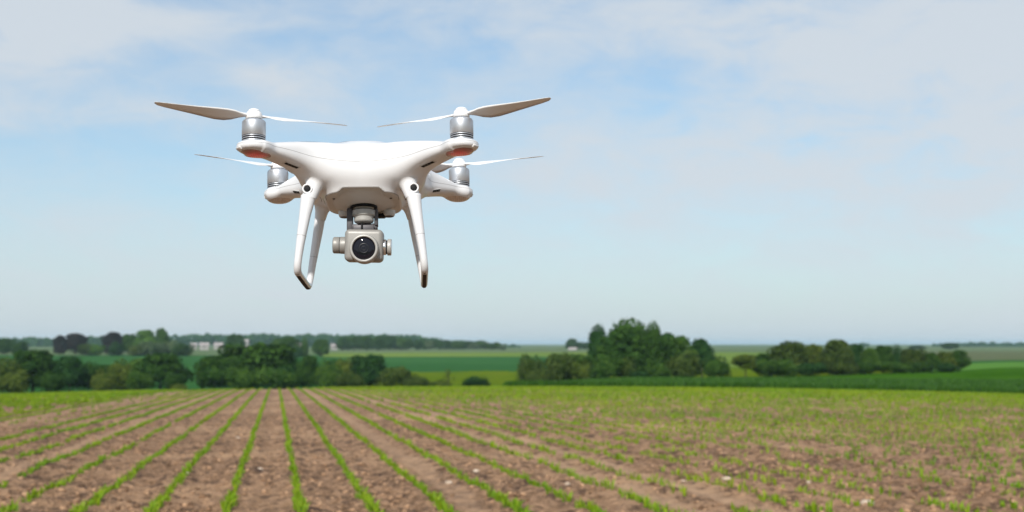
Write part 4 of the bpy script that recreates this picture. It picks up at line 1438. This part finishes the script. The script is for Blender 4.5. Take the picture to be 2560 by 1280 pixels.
for sx in (-1, 1):
    L_ = LEG.copy()
    if sx > 0: L_[:, 0] *= -1
    # refine the path
    tpar = np.arange(len(L_)); tf = np.linspace(0, len(L_) - 1, 90)
    Lf = np.stack([np.interp(tf, tpar, L_[:, k]) for k in range(5)], -1)
    for it in range(3): Lf[1:-1] = Lf[1:-1] * .5 + (Lf[:-2] + Lf[2:]) * .25
    v_, q_, t_ = tube(Lf[:, :3], Lf[:, 3:], 20)
    gear = part('landing_gear', v_, [q_, t_], M_WHITE)
    # rubber strip under the skid
    sk = [(-77.0 * -sx if sx > 0 else -77.0, -63.5, -150.7), (-76.9 * (-sx), -55, -152.0), (-76.3 * (-sx), -20, -152.2), (-75.6 * (-sx), 20, -152.0), (-75.0 * (-sx), 45, -151.6), (-74.7 * (-sx), 55.0, -149.9), (-74.4 * (-sx), 60.2, -146.4)]
    if sx < 0: sk = [(-abs(a_[0]), a_[1], a_[2]) for a_ in sk]
    else: sk = [(abs(a_[0]), a_[1], a_[2]) for a_ in sk]
    v_, q_, t_ = tube(sk, np.full((len(sk), 2), 1.0) * np.array([2.9, 2.2]), 12)
    part('foot_pad', v_, [q_, t_], M_RUB, gear)
    # joint line halfway up each leg
    for kk in (17, 76):
        P0 = Lf[kk, :3]; T0 = Lf[kk + 1, :3] - Lf[kk - 1, :3]; T0 /= np.linalg.norm(T0)
        v_, q_, t_ = tube([P0 - T0 * .22, P0 + T0 * .22], np.stack([Lf[kk, 3:] * 1.012 + .03] * 2), 24)
        part('joint_line', v_, [q_, t_], M_SEAM, gear)
    # forward looking sensor in the leg root
    p0, n0 = quick_body_hit((sx * 64.9, -95, -48.0), (0, 1, 0))
    ring = turned('vision_sensor', [(6.4, -2.2), (6.3, .3), (5.9, .9), (5.2, 1.0), (4.4, .5), (4.1, -.4), (0.1, -.4)], M_WHITE, axis='-y', c=(sx * 64.9, p0[1] - 1.6, -48.0), seg=40)
    turned('sensor_lens', [(4.05, -.4), (3.9, .05), (2.4, .2), (0.1, .25)], M_BLACK, ring, axis='-y', c=(sx * 64.9, p0[1] - 1.6, -48.0), seg=32, crisp=False)

# ---- belly details
turned('gimbal_collar', [(14.9, -57.8), (17.0, -58.0), (17.1, -62.0), (16.2, -62.3), (16.0, -60), (14.9, -59.9)], M_BLACK, c=(1, -20, 0))
for x_, y_ in ((-25, 14), (31, 12)):
    o = turned('underside_sensor', [(8.5, -58), (8.2, -62.4), (7.2, -65.0), (6.6, -65.5), (0.1, -65.5)], M_WHITE2, c=(x_, y_, 0))
    turned('sensor_window', [(6.4, -65.45), (6.1, -65.9), (0.1, -65.9)], M_DARK, o, c=(x_, y_, 0))
rbox('ultrasonic_sensor', (16, 14, 5), (19, 14, -64.2), 2, M_BLACK)
for sx in (-1, 1):
    p0, n0 = quick_body_hit((sx * 35.5, -95, -52.6), (0, 1, 0))
    v_, q_, _t = lathe([(1.7, -.8), (1.6, .15), (1.1, .2), (0.1, -.2)], 20)
    Mq = np.array(Vector(n0).to_track_quat('Z', 'Y').to_matrix())
    part('screw', v_ @ Mq.T + p0, [q_], M_DARK, belly)
# perforated grille on the left flank of the belly
vs, qs, b0 = [], [], 0
for i in range(7):
    for j in range(5):
        p0, n0 = quick_body_hit((-75, -14 + i * 4.2, -41.5 - j * 2.9), (1, 0, .12))
        v_, q_, _t = lathe([(.75, -.4), (.75, .12), (0.05, .14)], 8)
        Mq = np.array(Vector(n0).to_track_quat('Z', 'Y').to_matrix())
        vs.append(v_ @ Mq.T + p0); qs.append(q_ + b0); b0 += len(v_)
part('speaker_grille', np.concatenate(vs), [np.concatenate(qs)], M_BLACK, lower)
# port panel on the right flank
p0, n0 = quick_body_hit((75, -4, -45.0), (-1, 0, .05))
M3 = Vector(n0).to_track_quat('-Y', 'Z').to_matrix()
panel = rbox('port_panel', (30, 2.2, 17), p0 - n0 * .4, 1.0, M_GIMB, rot=M3)
for dx_, dz_, rr_ in ((-11, 4.5, 1.5), (-4, -1, 1.2), (-9, -4.5, 1.6), (3, 3, 1.0), (10, 5, 1.6), (8, -3, 1.3)):
    v_, q_, _t = lathe([(rr_, -.2), (rr_, 1.0), (rr_ * .8, 1.1), (0.1, .8)], 14)
    Mq = np.array(Vector(n0).to_track_quat('Z', 'Y').to_matrix())
    off = np.array(M3 @ Vector((dx_, 0, dz_)))
    part('port', v_ @ Mq.T + p0 + off, [q_], M_DARK, panel)

# ---- gimbal: yaw motor, bracket and the camera that keeps itself level
GX, GY = 1.0, -20.0
yaw = turned('yaw_motor', [(12.5, -58), (13.2, -60), (13.2, -63.2), (12.9, -63.5), (12.9, -64.3), (14.2, -64.6), (14.4, -65.1), (14.4, -71.2), (13.8, -72.2), (12.5, -72.7), (12.3, -73.0), (12.4, -77.6), (11.8, -79.3), (9.8, -80.6), (7.0, -81.3), (0.1, -81.6)],
             M_GIMB2, c=(GX, GY, 0), seg=64)
turned('motor_gap', [(12.6, -64.4), (13.05, -64.3), (13.05, -63.5), (12.6, -63.4)], M_BLACK, yaw, c=(GX, GY, 0), seg=64, crisp=False)
br = rbox('gimbal_bracket', (7.5, 15, 32), (-16.6, -15, -77.5), 1.0, M_DARK, segs_=2)
rbox('bracket_arm', (4.5, 15, 22), (16.2, -15, -73), 1.0, M_DARK, br, segs_=2)
rbox('bracket_arm', (5.5, 13, 8.5), (13.6, -14.5, -85.2), 1.0, M_DARK, br, segs_=2, rot=Matrix.Rotation(R(-42), 3, 'Y'))
rbox('bracket_bar', (34, 14, 8.5), (-3.4, -15, -86.2), 0.8, M_DARK, br, segs_=2)
rbox('bracket_bar', (26, 10, 8), (1, -25, -88.5), 0.8, M_DARK, br, segs_=2)
rbox('ribbon_cable', (2.2, 2.2, 12), (-1.0, -31, -88.5), 0.4, M_BLACK, br, segs_=1)
rbox('roll_arm', (24, 7, 28), (1.5, -20, -104), 1.5, M_DARK, br, segs_=2)

camE = bpy.data.objects.new('camera_unit', None); COL.objects.link(camE); camE.parent = drone; camE.empty_display_size = 0.03
camE.location = Vector((3.0, -46, -114.6)) * MM
camE.rotation_euler = Euler((R(6.77 - 1.0), R(1.9), R(-1.2)))
cb = rbox('camera_housing', (47, 30, 39.5), (0, 0, -0.3), 5.8, M_GIMB, camE, 6)
turned('lens_barrel', [(18.4, 10), (18.2, 15.2), (17.6, 19.0), (17.1, 24.2), (16.6, 25.2), (15.2, 25.6), (14.3, 25.2), (14.0, 24.2), (13.9, 20.0), (0.1, 20)], M_GIMB2, camE, axis='-y', c=(1.2, 0, -5.0), seg=72)
turned('lens_glass', [(13.9, 22.8), (13.6, 23.2), (9, 23.9), (5, 24.2), (0.1, 24.3)], M_GLASS, camE, axis='-y', c=(1.2, 0, -5.0), seg=64, crisp=False)
turned('lens_ring', [(6.3, 24.0), (6.2, 24.45), (5.0, 24.5), (4.9, 24.2)], M_INNER, camE, axis='-y', c=(1.2, 0, -5.0), seg=48)
turned('lens_ring', [(2.9, 24.2), (2.8, 24.42), (2.1, 24.42), (2.0, 24.2)], M_INNER, camE, axis='-y', c=(1.2, 0, -5.0), seg=48)
tl = turned('tilt_motor', [(0.1, -22), (10.6, -22), (10.7, -23), (10.5, -29.6), (10.1, -30.0), (9.9, -30.1), (9.9, -30.5), (10.3, -30.6), (10.2, -37.4), (9.6, -38.4), (9.0, -38.7), (8.6, -38.9), (0.1, -38.9)], M_GIMB, camE, axis='x', c=(0, 1, 0.3), seg=56)
turned('motor_gap', [(9.85, -30.65), (10.2, -30.5), (10.2, -30.05), (9.85, -29.9)], M_BLACK, tl, axis='x', c=(0, 1, 0.3), seg=56, crisp=False)
turned('motor_gap', [(10.1, -22.9), (10.8, -22.9), (10.8, -23.5), (10.1, -23.5)], M_BLACK, tl, axis='x', c=(0, 1, 0.3), seg=56, crisp=False)
sr_ = turned('side_bearing', [(0.1, 22), (9.2, 22), (9.6, 23.5), (9.7, 26.2), (9.2, 26.9), (8.0, 27.0), (8.0, 28.3), (9.8, 28.5), (10.0, 29.1), (10.0, 32.8), (9.7, 33.4), (0.1, 33.4)], M_RIM, camE, axis='x', c=(0, 1, -1.2), seg=56)
turned('end_cap', [(9.75, 28.4), (10.15, 28.8), (10.2, 32.4), (9.9, 32.9)], M_GIMB2, sr_, axis='x', c=(0, 1, -1.2), seg=56)
turned('motor_gap', [(7.6, 26.9), (8.6, 27.0), (8.6, 28.3), (7.6, 28.4)], M_BLACK, sr_, axis='x', c=(0, 1, -1.2), seg=56, crisp=False)

# ------------------------------------------------------------------ the hazy air between here and the horizon
if HAZE:
    bm = bmesh.new(); bmesh.ops.create_cube(bm, size=1)
    bmesh.ops.transform(bm, matrix=Matrix.Translation((0, 0, -12)) @ Matrix.Diagonal((30400, 30400, 88, 1)), verts=bm.verts)
    me = bpy.data.meshes.new('haze'); bm.to_mesh(me); bm.free()
    m_ = bpy.data.materials.new('haze_air'); m_.use_nodes = True
    n = NT(m_.node_tree)
    out = n.new('ShaderNodeOutputMaterial')
    pv = n.new('ShaderNodeVolumePrincipled', inp={'Color': (0.60, 0.86, 1.0, 1), 'Density': HAZE, 'Anisotropy': 0.0})
    n.l.new(pv.outputs[0], out.inputs['Volume'])
    me.materials.append(m_)
    tag(link('haze', me), 'thin blue haze in the air over the far fields', 'haze', kind='stuff')
